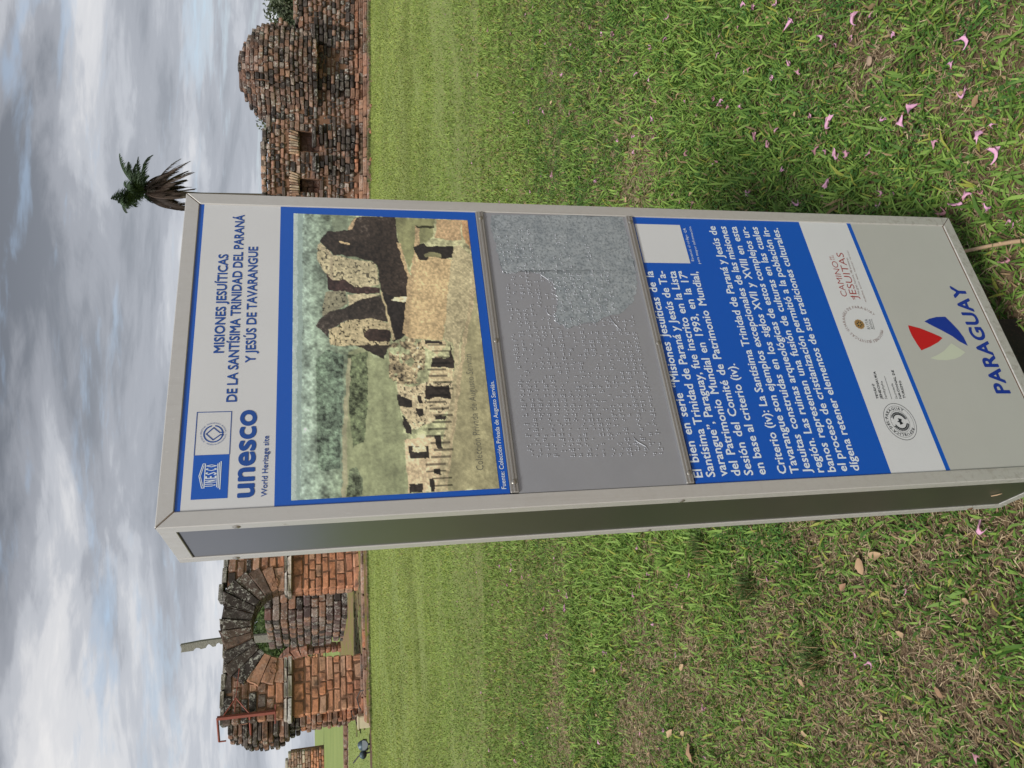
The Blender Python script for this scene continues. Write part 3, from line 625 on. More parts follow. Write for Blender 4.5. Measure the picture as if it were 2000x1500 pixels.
SM = {}
def stone_mesh(asp, k):
    key = (asp, k)
    if key in SM: return SM[key]
    r = random.Random(hash(key) & 0xffff); bm = bmesh.new(); bm_box(bm, -asp/2, asp/2, -.5, .5, -.5, .5, .17)
    for v in bm.verts: v.co += Vector((r.uniform(-.075, .075), r.uniform(-.05, .05), r.uniform(-.06, .06)))
    bmesh.ops.recalc_face_normals(bm, faces=bm.faces); me = bpy.data.meshes.new('stone'); bm.to_mesh(me); bm.free(); me.materials.append(STONE)
    SM[key] = me; return me
ASP = (.7, 1.0, 1.5, 2.2, 3.2)
rs = random.Random(42)
class Masonry:
    """collects the stones of one thing: the largest become parts, the rest one joined part"""
    def __init__(s, parent, limit=290): s.p = parent; s.items = []; s.limit = limit
    def add(s, c, size, colr, lich=.3, rot=(0, 0, 0), solo=0): s.items.append((c, size, colr, lich, rot, solo))
    def build(s):
        it = sorted(s.items, key=lambda q: (-q[5], -q[1][0]*q[1][2])); joined = []
        for n_, (c, sz, colr, lich, rot, solo) in enumerate(it):
            asp = min(ASP, key=lambda a: abs(a - sz[0]/sz[2])); me = stone_mesh(asp, rs.randrange(5))
            if n_ < s.limit:
                o = bpy.data.objects.new('stone', me); link(o, s.p); o.location = c; o.rotation_euler = rot; o.scale = (sz[0]/asp, sz[1], sz[2]); o.color = (*colr, lich)
            else: joined.append((me, Matrix.Translation(c) @ Matrix.Rotation(rot[2], 4, 'Z') @ Matrix.Rotation(rot[1], 4, 'Y') @ Matrix.Diagonal((sz[0]/asp, sz[1], sz[2], 1)), (*colr, lich)))
        if joined:
            VV, FL, SZ, CC = [], [], [], []; nb = 0
            for me, mt, cl in joined:
                n = len(me.vertices); a = np.empty(n*3); me.vertices.foreach_get('co', a); a = a.reshape(-1, 3); mm = np.array(mt)
                VV.append(a @ mm[:3, :3].T + mm[:3, 3]); ll = np.empty(len(me.loops), np.int32); me.loops.foreach_get('vertex_index', ll); FL.append(ll+nb)
                lt = np.empty(len(me.polygons), np.int32); me.polygons.foreach_get('loop_total', lt); SZ.append(lt); CC.append(np.tile(np.array(cl), (n, 1))); nb += n
            o = big_mesh('small_stones', np.vstack(VV), np.concatenate(FL), np.concatenate(SZ), np.vstack(CC), STONEC, s.p); o['kind'] = 'stuff'
def jit(c, amt=.25, r=rs):
    k = 1 + r.uniform(-amt, amt); h = r.uniform(-.06, .06); return (max(.01, c[0]*k*(1+h)), max(.01, c[1]*k), max(.01, c[2]*k*(1-h)))
ORANGE, RUSTY, BROWN, DARK, GREY, PALE = (.47, .215, .118), (.36, .155, .085), (.205, .115, .078), (.038, .029, .026), (.20, .175, .155), (.50, .41, .30)
def fill(ms, u0, u1, z, h, lmin, lmax, colf, depth=.25, y=0.0, gap=.007, proud=.014, r=rs, ux=None):
    """one course of stones from u0 to u1"""
    u = u0
    while u < u1 - .03:
        l = r.uniform(lmin, lmax)
        if u1 - (u+l) < lmin*.6: l = u1 - u
        colr, li = colf(u+l/2, z+h/2, r)
        c = (u+l/2, y + depth/2 + r.uniform(-proud, proud), z+h/2)
        ms.add(c, (l-gap, depth, h-gap), colr, li, (0, r.uniform(-.008, .008), r.uniform(-.015, .015))); u += l
def side_course(ms, x, v0, v1, z, h, lmin, lmax, colf, depth=.2, sgn=-1, r=rs, proud=.014, gap=.007):
    v = v0
    while v < v1 - .03:
        l = r.uniform(lmin, lmax)
        if v1-(v+l) < lmin*.6: l = v1-v
        colr, li = colf(0, z+h/2, r); ms.add((x - sgn*depth/2 + r.uniform(-proud, proud), v+l/2, z+h/2), (l-gap, depth, h-gap), colr, li, (0, 0, math.pi/2)); v += l

# ------------------------------------------------------------------ the arched gateway on the left
gate = thing('arched_gateway', 'ruined red sandstone gateway with a round arch, pale ledge and dark lichened top', 'ruin', (-8.621, 20.638, 0), math.radians(28))
gm = Masonry(gate, 300); T = .78; GE = 5.0
UC, ZC, RU, RZ = 2.42, 2.22, .93, .85
def gcol(u, z, r):
    if z < 2.0:
        c = r.choice([ORANGE, ORANGE, ORANGE, (.42, .19, .11), (.42, .24, .15), (.52, .27, .165)]); return jit(c, .10), r.choice([0, 0, .05, .12])
    t = max(0, min(1, (z-2.3)/1.1)); t = max(t, 1 - abs(u-UC)/1.9 + (z-2.6)*.6)
    if r.random() < t: return jit(r.choice([DARK, DARK, (.09, .065, .055), BROWN]), .3), r.choice([.2, .5, .8])
    return jit(r.choice([ORANGE, RUSTY, BROWN, (.40, .22, .14)]), .2), r.choice([.05, .2, .5])
lz = [.15, .42, .60, .76, .94, 1.12, 1.32, 1.52, 1.68, 1.99]; rz_ = [.32, .54, .80, 1.01, 1.20, 1.37, 1.56, 1.71, 2.01]
for z0, z1 in zip(lz, lz[1:]):
    lean = .03*(2-z0)
    fill(gm, lean, 1.48-lean*1.2, z0, z1-z0, .24, .56, gcol, .30)
    side_course(gm, lean, .31, T, z0, z1-z0, .16, .34, gcol)
    side_course(gm, 1.48-lean*1.2, .31, T, z0, z1-z0, .2, .4, gcol, sgn=1)
for z0, z1 in zip(rz_, rz_[1:]):
    fill(gm, 3.27, GE, z0, z1-z0, .26, .60, gcol, .30)
    side_course(gm, 3.27, .31, T, z0, z1-z0, .2, .4, gcol)
fill(gm, 3.2, GE, .14, .18, .4, .8, gcol, .5, -.12)
# ledge
def lcol(u, z, r): return jit((.40, .36, .31), .15), 1.0
fill(gm, -.13, 1.52, 2.0, .13, .35, .6, lcol, T+.2, -.15); fill(gm, 3.20, GE, 2.02, .13, .35, .6, lcol, T+.2, -.15)
fill(gm, -.08, 1.50, 2.13, .09, .3, .6, lcol, T+.1, -.09); fill(gm, 3.24, GE, 2.15, .08, .3, .6, lcol, T+.1, -.09)
# the ring of long wedge stones
def prism_stone(parent, pts, y0, y1, colr, lich, inset=.02, bulge=0.03):
    cx = sum(p[0] for p in pts)/len(pts); cz = sum(p[1] for p in pts)/len(pts); bm = bmesh.new(); n = len(pts)
    def sh(k): return [(p[0]+(cx-p[0])*k, p[1]+(cz-p[1])*k) for p in pts]
    rings = []
    for y, k in ((y1, .02), (y0+bulge, .012), (y0+bulge*.25, .05), (y0, .13)):
        rings.append([bm.verts.new((x + rs.uniform(-.006, .006), y + rs.uniform(-.008, .008), z + rs.uniform(-.006, .006))) for x, z in sh(k)])
    bm.faces.new(rings[0][::-1]); bm.faces.new(rings[-1])
    for a, b in zip(rings, rings[1:]):
        for i in range(n): bm.faces.new((a[i], a[(i+1) % n], b[(i+1) % n], b[i]))
    bmesh.ops.subdivide_edges(bm, edges=[e for e in bm.edges if e.calc_length() > .16], cuts=2, use_grid_fill=True)
    for v in bm.verts: v.co += Vector((rs.uniform(-.012, .012), rs.uniform(-.016, .016), rs.uniform(-.012, .012)))
    o = bm_obj('stone', bm, STONE, parent); o.color = (*colr, lich); return o
def topz(u): return float(np.interp(u, [-.4, 0, .3, 1.2, 1.75, 1.97, 2.2, 2.46, 2.7, 2.9, 3.07, 3.3, 3.6, 4.1, 5], [3.70, 3.75, 3.76, 3.73, 3.77, 3.77, 3.88, 3.95, 3.90, 3.83, 3.92, 3.88, 3.86, 3.82, 3.80]))
angs = [180, 170, 157, 145, 133, 122, 111, 101, 92, 82, 71, 60, 48, 36, 24, 12, 0]
rout = []
for i_, (a0, a1) in enumerate(zip(angs, angs[1:])):
    am = (a0+a1)/2; t = math.radians(am)
    R_o = {0: .62, 1: .68, 2: .80, 3: .92, 4: .98}.get(min(i_, len(angs)-2-i_), 9)
    def pt(a, f):      # f: 0 = intrados 1 = outer end
        t = math.radians(a); px, pz = math.cos(t), math.sin(t); x0, z0 = UC+RU*px, ZC+RZ*pz
        if f == 0: return (x0, z0)
        L_ = R_o if R_o < 5 else (topz(x0+px*.6) - z0 - rs.uniform(0, .06))/max(pz, .3)
        return (x0+px*L_, min(z0+pz*L_, topz(x0+px*L_)))
    e = .5; P4 = [pt(a0-e, 0), pt(a1+e, 0), pt(a1+e*.5, 1), pt(a0-e*.5, 1)]; rout.append(P4)
    cl = (jit((.36, .19, .12), .15) if am > 150 or am < 30 else jit(rs.choice([DARK, (.055, .042, .036), (.11, .07, .052)]), .2)); lich = rs.choice([.2, .5, .9]) if 40 < am < 140 else .2
    if 7 <= i_ <= 8: lich = .9
    prism_stone(gate, P4, -.04 + rs.uniform(-.03, .02), T-.02, cl, lich)
# spandrel courses
def outer_r(a):
    """outer reach of the wedge ring in the direction a (degrees)"""
    i = 0
    for i, (a0, a1) in enumerate(zip(angs, angs[1:])):
        if a1 <= a <= a0: break
    P4 = rout[i]; return (math.hypot(P4[2][0]-UC, P4[2][1]-ZC)+math.hypot(P4[3][0]-UC, P4[3][1]-ZC))/2
z = 2.22
while z < 3.72:
    h = rs.uniform(.17, .25); zm = z+h/2
    for side_ in (-1, 1):
        x = UC + side_*.9
        while True:       # walk outwards until clear of the ring
            a = math.degrees(math.atan2(zm-ZC, x-UC)); 
            if math.hypot(x-UC, zm-ZC) > outer_r(a)-.03 or abs(x-UC) > 2.6: break
            x += side_*.02
        if side_ == -1: fill(gm, -.02, min(x, 2.0), z, min(h, topz(x-.3)-z), .22, .52, gcol, .3)
        else: fill(gm, max(x, 2.9), GE, z, min(h, topz(x+.3)-z), .22, .52, gcol, .3)
    side_course(gm, 0.0, .30, T, z, h, .18, .3, gcol); z += h
for u in np.arange(0, 1.9, .42): gm.add((u+.2, .35, topz(u)-.02+rs.uniform(-.02, .03)), (.42, .7, .14), jit((.17, .155, .13), .2), .9, (0, 0, 0))
for u in np.arange(3.2, 4.9, .45): gm.add((u+.2, .35, topz(u)-.02+rs.uniform(-.02, .03)), (.44, .7, .15), jit((.17, .155, .13), .2), .9, (0, 0, 0))
# broken end: the stub of a wall running back from the left corner, ragged like torn masonry
z = .16
while z < 3.62:
    h = rs.uniform(.10, .16); reach = float(np.interp(z, [.1, 1.0, 1.9, 2.1, 2.5, 3.1, 3.3, 3.75], [.10, .16, .22, .42, .52, .50, .30, .22]))
    for v in (.50, .80, 1.10, 1.4):
        l = reach*(.55+.45*v/1.1) + rs.uniform(-.06, .06); cdk = jit(rs.choice([DARK, BROWN, (.10, .08, .07)] if z > 1.8 else [BROWN, RUSTY, (.22, .13, .09)]), .3)
        gm.add((-l/2+.06, v+rs.uniform(-.04, .04), z+h/2), (l+.25, .27, h-.008), cdk, rs.choice([.1, .4, .7]), (0, rs.uniform(-.03, .03), rs.uniform(-.08, .08)))
    z += h
gm.build()
# hearting behind the facing stones
def core_prism(parent, poly_, y0, y1): 
    bm = bmesh.new(); bm_prism(bm, poly_, y0, y1); o = bm_obj('hearting', bm, MORTAR, parent); return o
core_prism(gate, [(.07, .1), (1.36, .1), (1.44, 2.2), (.05, 2.2)], .020, T-.03); core_prism(gate, [(3.31, .1), (GE-.05, .1), (GE-.05, 2.2), (3.31, 2.2)], .020, T-.03)
arc = [(UC+(RU+.08)*math.cos(t), ZC+(RZ+.08)*math.sin(t)) for t in np.linspace(math.pi, 0, 14)]
core_prism(gate, [(.05, 2.2)] + arc + [(GE-.05, 2.2), (GE-.05, 3.7), (3.3, 3.74), (2.46, 3.80), (1.9, 3.66), (.05, 3.64)], .026, T-.05)
core_prism(gate, [(-.10, .1), (.3, .1), (.3, 3.5), (-.15, 3.5)], T-.1, 1.5)
# small carved hollows by the springers
m = Mat('dark hollow'); m.set('Base Color', (.10, .045, .028)).set('Roughness', .95); HOLL = m.m
for u, z in ((1.24, 2.50), (3.52, 2.48)):
    bm = bmesh.new(); bmesh.ops.create_uvsphere(bm, u_segments=14, v_segments=8, radius=.15)
    for v in bm.verts: v.co.y = v.co.y*.35
    bm.transform(Matrix.Translation((u, -.02, z))); o = bm_obj('carved_boss', bm, STONE, gate, True); o.color = (.30, .15, .09, .1)
    for du in (-.05, .05):
        bm = bmesh.new(); bm_tube(bm, [(u+du*1.3 + .075*math.cos(t), -.065, z + .075*math.sin(t)) for t in np.linspace(0, 2*math.pi, 13)], .012, 5); o = bm_obj('carved_boss', bm, STONE, gate, True); o.color = (.34, .17, .1, .2)
# red steel brace bolted round the top left corner
m = Mat('red oxide paint'); m.set('Base Color', m.mix(m.noise(14, 4, .6, 0, m.coord()), (.17, .035, .025), (.26, .075, .05))).set('Roughness', .65); REDSTEEL = m.m
br = bpy.data.objects.new('steel_brace', None); link(br, gate); br['label'] = 'red painted steel bracket bolted round the upper left corner'
def bar(a, b, w=.035, t=.02):
    bm = bmesh.new(); bm_tube(bm, [a, b], w, 4); return bm_obj('brace_bar', bm, REDSTEEL, br)
bar((.16, -.09, 2.42), (.16, -.09, 3.84), .055); bar((.16, -.10, 3.83), (-.34, .55, 3.83), .03); bar((.16, -.10, 3.05), (-.40, .55, 3.04), .03); bar((-.34, .55, 3.84), (-.34, .55, 3.66), .02)
bar((-.12, -.04, 2.42), (.34, -.10, 2.42), .02); bar((.18, -.10, 3.70), (.60, -.12, 3.40), .017); bar((.18, -.10, 3.05), (.60, -.12, 3.40), .017); bar((.60, -.12, 3.40), (1.32, -.12, 3.34), .010); bar((.26, -.12, 3.42), (.60, -.12, 3.40), .012)

# ------------------------------------------------------------------ raised stone platform under the gateway, with kerb
m = Mat('mossy paving'); co = m.coord('World'); a = m.noise(2.2, 5, .6, .2, co); b = m.noise(26, 6, .7, 0, co)
m.set('Base Color', m.mix(m.ramp(a, [(.40, 0.0), (.60, 1.0)]), m.mix(b, (.17, .10, .055), (.30, .19, .12)), m.mix(b, (.12, .125, .020), (.26, .25, .06)))).set('Roughness', .95); m.bump(b, .6, .02); MOSS = m.m
plat = thing('stone_platform', 'low mossy stone platform with a kerb of long red blocks under the gateway', 'platform', (-8.36, 19.93, 0), math.radians(11.5))
pv = [(-.35, .12, .13), (6.5, .12, .13), (7.2, 11.5, .42), (-2.2, 11.5, .42), (-.9, 3.0, .20)]
bm = bmesh.new(); top = [bm.verts.new(p) for p in pv]; bot = [bm.verts.new((p[0], p[1], -.1)) for p in pv]; bm.faces.new(top); bm.faces.new(bot[::-1])
for i in range(5): bm.faces.new((top[i], bot[i], bot[(i+1) % 5], top[(i+1) % 5]))
bm_obj('bed', bm, MOSS, plat)
pm = Masonry(plat, 200)
kc = lambda u, z, r: (jit(r.choice([RUSTY, BROWN, (.26, .15, .10), (.33, .19, .13)]), .2), r.choice([.1, .3, .5]))
fill(pm, -.45, 6.6, -.02, .10, .45, 1.0, kc, .4, 0.0, proud=.03); fill(pm, -.35, 6.5, .08, .12, .4, .95, kc, .36, .14, proud=.03); fill(pm, -.2, 1.3, .18, .07, .3, .6, kc, .3, .5, proud=.03)
for i_ in range(9):      # paving between the kerb and the gateway, and left of it
    for j in range(9):
        u, v = -.3-.17*j+i_*.48+rs.uniform(-.04, .04), .62+j*.36
        if v > 1.0 and u > .1+0*v and j < 2: pass
        if u < -.55-.1*j or (v < 3.4 and u < -.35-.25*(v-.6)): continue
        pm.add((u, v, .135+.026*v+rs.uniform(-.008, .012)), (.46, .34, .05), jit(r_ := rs.choice([(.20, .16, .06), (.15, .16, .045), (.17, .13, .06)]), .2), .15, (0, 0, rs.uniform(-.05, .05)))
pm.build()
# kerb line further left and behind
kb = thing('low_kerb', 'low line of dark red kerb stones in the lawn behind the floodlight', 'kerb', (-15.2, 27.6, .26), math.radians(-8))
km = Masonry(kb); fill(km, -1.5, 3.6, -.15, .22, .4, .9, kc, .4, 0, proud=.05); fill(km, -1.5, 3.3, .06, .14, .3, .7, kc, .35, .12, proud=.05); km.build()

# ------------------------------------------------------------------ dark pier and second arch behind the gateway
pier = thing('dark_pier', 'dark lichened stone pier seen through the arch of the gateway', 'ruin', (-7.96, 27, .25), 0)
pr = Masonry(pier, 300)
dk = lambda u, z, r: (jit(r.choice([DARK, (.09, .055, .05), (.12, .07, .06), BROWN, (.16, .12, .10)]), .3), r.choice([.2, .5, .8, .9]))
dkr = lambda u, z, r: (jit(r.choice([(.12, .06, .05), (.17, .08, .06), DARK]), .3), r.choice([.05, .2, .5]))
th_ = math.atan2(4.0, -2.55); d_ = Vector((math.cos(th_), math.sin(th_), 0)); z = 0
while z < 2.72:
    h = rs.uniform(.22, .27); fill(pr, 0, 2.4, z, h, .3, .6, dkr if z > 2.4 else dk, .3)
    v = 0; L_ = 3.25
    while v < L_:
        l = rs.uniform(.28, .5); c_ = d_*(v+l/2); nrm = Vector((-d_.y, d_.x, 0)); c0, li = dk(0, z, rs)
        if z > 2.7 and rs.random() < .5: c0, li = dkr(0, z, rs)
        pr.add((c_.x + nrm.x*(-.1)+nrm.x*rs.uniform(-.03, .03), c_.y + nrm.y*(-.1), z+h/2), (l-.02, .3, h-.02), c0, li, (0, 0, th_)); v += l
    z += h
pr.build()
bm = bmesh.new(); pts = [(0.05, .12), (2.35, .12), (2.35, 3.0), (-1.6, 2.75)]
bm_prism(bm, pts, -.1, 2.62, axis='z'); bm_obj('hearting', bm, MORTAR, pier)
arch2 = thing('rear_arch', 'narrow reddish stone arch beyond the dark pier', 'ruin', (-10.45, 31.0, .33), math.radians(168))
am_ = Masonry(arch2); rc = lambda u, z, r: (jit(r.choice([RUSTY, (.28, .13, .09), BROWN]), .25), r.choice([.1, .4]))
for k in range(11):
    t = math.radians(180*(k+.5)/11); p4 = []
    for rr_, dt in ((.80, -.13), (.80, .13), (1.25, .12), (1.25, -.12)): p4.append((.85 + rr_*math.cos(t+dt), 1.35 + rr_*math.sin(t+dt)))
    prism_stone(arch2, p4, -.25, .25, jit((.26, .12, .08) if k > 4 else (.12, .075, .06), .2), .3)
for zz in np.arange(0, 1.35, .22): fill(am_, 1.66, 2.5, zz, .22, .25, .4, rc, .5, -.25); fill(am_, -.2, .04, zz, .22, .2, .3, rc, .5, -.25)
for zz in np.arange(2.3, 3.4, .22): fill(am_, 1.0 if zz < 2.5 else .45, 3.0, zz, .22, .35, .6, dk, .5, -.25)
for zz in np.arange(1.4, 2.4, .22): fill(am_, 2.1, 3.0, zz, .22, .3, .4, dk, .5, -.25)
am_.build()

# ------------------------------------------------------------------ far wall behind, pale with lichen on top
fw = thing('far_wall', 'long weathered stone wall far behind on the left, pale lichen above and orange stone below', 'wall', (-37, 70, .60), math.radians(0))
fm = Masonry(fw, 300); fc = lambda u, z, r: ((jit(r.choice([(.34, .29, .22), (.42, .36, .28), BROWN, (.30, .18, .12)]), .25), r.choice([.5, 1.0])) if z > 1.5 + .4*math.sin(u) else (jit(r.choice([ORANGE, RUSTY, ORANGE, BROWN]), .2), .15))
z = 0
while z < 3.3:
    h = rs.uniform(.20, .27)
    if z < 3.0: fill(fm, -2.8, 4.6, z, h, .4, .8, fc, .5)
    else: fill(fm, -.4, 4.0, z, h, .4, .8, fc, .5)
    fill(fm, 12, 28, z, h, .5, .9, fc, .5) if z < 2.6 else None
    z += h
fm.build(); core_prism(fw, [(-2.75, -.3), (4.55, -.3), (4.5, 2.9), (-2.7, 2.95)], .08, .9); core_prism(fw, [(12.1, -.3), (27.9, -.3), (27.9, 2.5), (12.1, 2.5)], .08, .9)

# ------------------------------------------------------------------ weathered slab with holes standing behind
slab = thing('weathered_slab', 'tall narrow grey stone slab with eroded holes rising behind the gateway top', 'stone slab', (-9.10, 28.85, 2.90))
SP = [(.04, 5.256), (.10, 4.69), (.129, 4.053), (.13, 2.67), (-.12, 2.67), (-.05, 4.03), (-.044, 4.14), (.0, 4.15), (.021, 4.16), (.0, 4.246), (-.091, 4.268), (-.10, 4.36), (-.03, 4.40), (.012, 4.458), (-.03, 4.51), (-.11, 4.54), (-.139, 4.692), (-.09, 4.71), (-.07, 4.80), (-.10, 4.851), (-.165, 4.881), (-.184, 5.237), (-.07, 5.20)]
m = Mat('grey weathered stone'); co = m.coord('World'); m.set('Base Color', m.mix(m.noise(9, 6, .75, .4, co), (.09, .09, .075), (.36, .35, .30))).set('Roughness', .95); m.bump(m.noise(26, 5, .7, 0, co), 1, .03); GSTONE = m.m
SP = [(x*1.17, 1.45+(z-1.45)*1.19-2.90) for x, z in SP]
bm = bmesh.new(); bm_prism(bm, SP, -.09, .10, .012); bm_obj('shaft', bm, GSTONE, slab)

# ------------------------------------------------------------------ long wall on the right
RW = math.radians(-6.71)
rw = thing('ruined_wall', 'long dark lichened stone wall with buttresses and a flat arched opening on the right', 'wall', (4.7635, 19.2746, 0), RW)
wmz = Masonry(rw, 300)
pil = [(.50, .80), (1.10, 1.50), (2.36, 2.80), (3.48, 3.86), (5.0, 5.3)]
def wt(u): return float(np.interp(u, [-2, -.2, .43, .82, 1.25, 1.58, 1.80, 3.9, 3.98, 4.08, 4.43, 6], [2.5, 2.55, 2.53, 2.58, 2.53, 2.43, 2.36, 2.3, 1.77, 1.73, 1.73, 1.75]))
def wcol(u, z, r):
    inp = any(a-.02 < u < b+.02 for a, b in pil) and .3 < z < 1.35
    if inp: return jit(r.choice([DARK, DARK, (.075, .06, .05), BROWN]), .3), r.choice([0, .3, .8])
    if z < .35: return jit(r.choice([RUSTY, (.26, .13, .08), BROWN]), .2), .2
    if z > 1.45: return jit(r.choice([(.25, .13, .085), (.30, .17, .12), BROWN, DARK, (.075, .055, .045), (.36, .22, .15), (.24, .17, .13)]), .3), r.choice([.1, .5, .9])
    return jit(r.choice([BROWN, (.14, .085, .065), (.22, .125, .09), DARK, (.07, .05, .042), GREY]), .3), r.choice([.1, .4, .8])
z = .26
while z < 2.62:
    h = rs.uniform(.095, .13); u = -1.6
    segs = [(-1.6, 5.9)]
    if 1.20 < z < 1.68: segs = [(-1.6, -.02), (.30, .95), (1.42, 5.9)]
    elif 1.68 <= z < 1.92: segs = [(-1.6, -.02), (.34, .88), (1.36, 5.9)]
    for a, b in segs:
        u = a
        while u < b-.03:
            l = rs.uniform(.10, .25)
            if b-(u+l) < .08: l = b-u
            um = u+l/2
            if z+h*.6 < wt(um) and not (1.95 < um < 3.86 and z > 1.5):
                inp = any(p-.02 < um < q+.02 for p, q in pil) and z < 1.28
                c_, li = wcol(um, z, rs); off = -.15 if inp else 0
                if rs.random() < .05 and not inp: off = .05
                zz = z + .018*math.sin(um*2.1+z*3)+rs.uniform(-.008, .008); hh = h*rs.uniform(.86, 1.12)
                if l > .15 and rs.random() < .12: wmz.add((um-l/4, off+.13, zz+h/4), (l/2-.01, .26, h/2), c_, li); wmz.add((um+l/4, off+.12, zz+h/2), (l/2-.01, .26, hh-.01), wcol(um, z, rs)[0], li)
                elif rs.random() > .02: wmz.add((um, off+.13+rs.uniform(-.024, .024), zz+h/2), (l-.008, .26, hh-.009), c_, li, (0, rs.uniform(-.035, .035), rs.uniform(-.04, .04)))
            u += l
    z += h
for c0 in (.16, 1.14):            # flat arches of slanting pale stones
    for k in range(9):
        um = c0-.25+k*.062; wmz.add((um, .10, 1.80), (.055, .26, .25), jit(r := rs.choice([(.38, .26, .17), (.44, .33, .23), (.30, .18, .12)]), .15), .3, (0, (k-4)*.05+.12, 0), 1)
for a in range(24): wmz.add((-1.5+a*.31, .25, wt(-1.5+a*.31)-.03) if not (1.75 < -1.5+a*.31 < 3.95) else (-1.5+a*.31, .4, 1.2), (.30, .45, .11), jit((.15, .12, .10), .3), .7, (0, 0, 0))
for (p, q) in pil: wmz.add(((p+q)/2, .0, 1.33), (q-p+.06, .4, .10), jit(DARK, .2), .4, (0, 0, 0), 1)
wmz.build()
core_prism(rw, [(-1.55, 0), (5.85, 0), (5.85, 1.60), (3.7, 1.60), (3.6, 2.2), (1.85, 2.2), (1.6, 2.30), (-1.55, 2.43), (-1.55, 1.7), (-.02, 1.7), (.30, 1.7), (.34, 1.22), (.0, 1.22), (-.02, 1.68), (-1.55, 1.68)], .35, .9)
core_prism(rw, [(-1.55, 0), (5.85, 0), (5.85, 1.2), (-1.55, 1.2)], .045, .5); core_prism(rw, [(-1.55, 1.2), (-.02, 1.2), (-.02, 2.42), (-1.55, 2.42)], .045, .5)
core_prism(rw, [(.30, 1.2), (.95, 1.2), (.95, 2.42), (.30, 2.42)], .045, .5); core_prism(rw, [(1.42, 1.2), (5.85, 1.2), (5.85, 1.55), (3.9, 1.55), (1.95, 1.55), (1.85, 2.25), (1.42, 2.35)], .045, .5)
core_prism(rw, [(-.02, 1.92), (.34, 1.92), (.34, 2.42), (-.02, 2.42)], .045, .5); core_prism(rw, [(.88, 1.92), (1.45, 1.92), (1.45, 2.35), (.88, 2.40)], .045, .5)
core_prism(rw, [(-.1, 1.1), (1.6, 1.1), (1.6, 2.0), (-.1, 2.0)], .6, .88)
for c0 in (.16, 1.17):
    for zz in (1.22, 1.36, 1.50): wmz2 = [prism_stone(rw, [(c0-.22+dx, zz), (c0-.02+dx, zz), (c0-.02+dx, zz+.13), (c0-.22+dx, zz+.13)], .33, .42, jit((.20, .11, .08), .25), .2) for dx in (0, .21)]
# sloping foot of the wall
base = thing('stone_footing', 'stepped footing of worn red stones along the foot of the right wall', 'footing', (4.7635, 19.2746, 0), RW)
bmz = Masonry(base, 200); bc = lambda u, z, r: (jit(r.choice([(.27, .14, .09), BROWN, (.30, .17, .11), (.17, .12, .08)]), .25), r.choice([.1, .3, .6]))
fill(bmz, -1.6, 5.9, -.03, .11, .22, .6, bc, .35, -.36, proud=.04); fill(bmz, -1.6, 5.9, .07, .10, .2, .6, bc, .35, -.22, proud=.03); fill(bmz, -1.6, 5.9, .16, .10, .2, .5, bc, .3, -.10, proud=.02); bmz.build()

rub = random.Random(31)
for k in range(26):
    u = rub.uniform(-1.4, 5.6); sz = rub.uniform(.04, .13); o = bpy.data.objects.new('fallen_stone', stone_mesh(rub.choice((.7, 1.0, 1.5)), k % 5)); link(o); v = -.40-rub.random()**2*.5
    o.location = (4.7635+u*math.cos(RW)-v*math.sin(RW), 19.2746+u*math.sin(RW)+v*math.cos(RW), sz*.22); o.scale = (sz, sz*.8, sz*.6); o.rotation_euler = (rub.uniform(-.3, .3), rub.uniform(-.3, .3), rub.uniform(0, 3)); o.color = (*rub.choice([BROWN, RUSTY, (.30, .18, .12)]), .3)
    meta(o, 'small broken stone lying in the grass along the foot of the right wall', 'stone', 'broken stones along the foot of the right wall')
# ------------------------------------------------------------------ domed drum over the wall
drum = thing('domed_drum', 'round dark stone drum with a stepped crumbling dome above the right wall', 'ruin', (0, 0, 0))
cx_ = 4.7635 + 2.88*math.cos(RW) - .50*math.sin(-RW)*-1; cy_ = 19.2746 + 2.88*math.sin(RW) + .72
drum.location = (4.7635 + 2.88*math.cos(RW) + .07, cy_, 0)
dm = Masonry(drum, 300)
def RR(z): return float(np.interp(z, [1.2, 2.35, 2.52, 2.70, 2.82, 2.94, 3.03, 3.10], [1.13, 1.15, 1.12, .99, .84, .66, .46, .34]))
z = 1.24
while z < 3.08:
    h = rs.uniform(.095, .125) if z < 2.5 else .105; R = RR(z+h/2); a = rs.uniform(0, 1)*.2; n = max(5, int(2*math.pi*R/rs.uniform(.15, .21))); w = 2*math.pi*R/n
    for k in range(n):
        t = a + 2*math.pi*k/n; rr_ = R - .17 + rs.uniform(-.025, .025); front = math.sin(t) < .25
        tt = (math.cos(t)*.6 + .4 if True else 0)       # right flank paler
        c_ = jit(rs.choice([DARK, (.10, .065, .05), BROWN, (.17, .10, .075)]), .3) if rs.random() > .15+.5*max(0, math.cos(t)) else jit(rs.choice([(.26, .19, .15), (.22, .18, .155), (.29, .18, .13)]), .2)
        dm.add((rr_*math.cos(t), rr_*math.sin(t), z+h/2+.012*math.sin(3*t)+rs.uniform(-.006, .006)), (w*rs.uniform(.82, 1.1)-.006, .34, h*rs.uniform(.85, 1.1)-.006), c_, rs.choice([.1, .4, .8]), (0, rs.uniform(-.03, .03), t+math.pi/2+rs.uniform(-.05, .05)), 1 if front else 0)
    z += h
dm.build()
bm = bmesh.new(); rings = []
for z in (1.25, 1.3, 2.35, 2.52, 2.70, 2.82, 2.94, 3.03, 3.07):
    r_ = RR(z)-.07; rings.append([bm.verts.new((r_*math.cos(t), r_*math.sin(t), z)) for t in np.linspace(0, 2*math.pi, 25)[:-1]])
for a, b in zip(rings, rings[1:]):
    for i in range(24): bm.faces.new((a[i], a[(i+1) % 24], b[(i+1) % 24], b[i]))
bm.faces.new(rings[-1]); bm_obj('hearting', bm, MORTAR, drum)

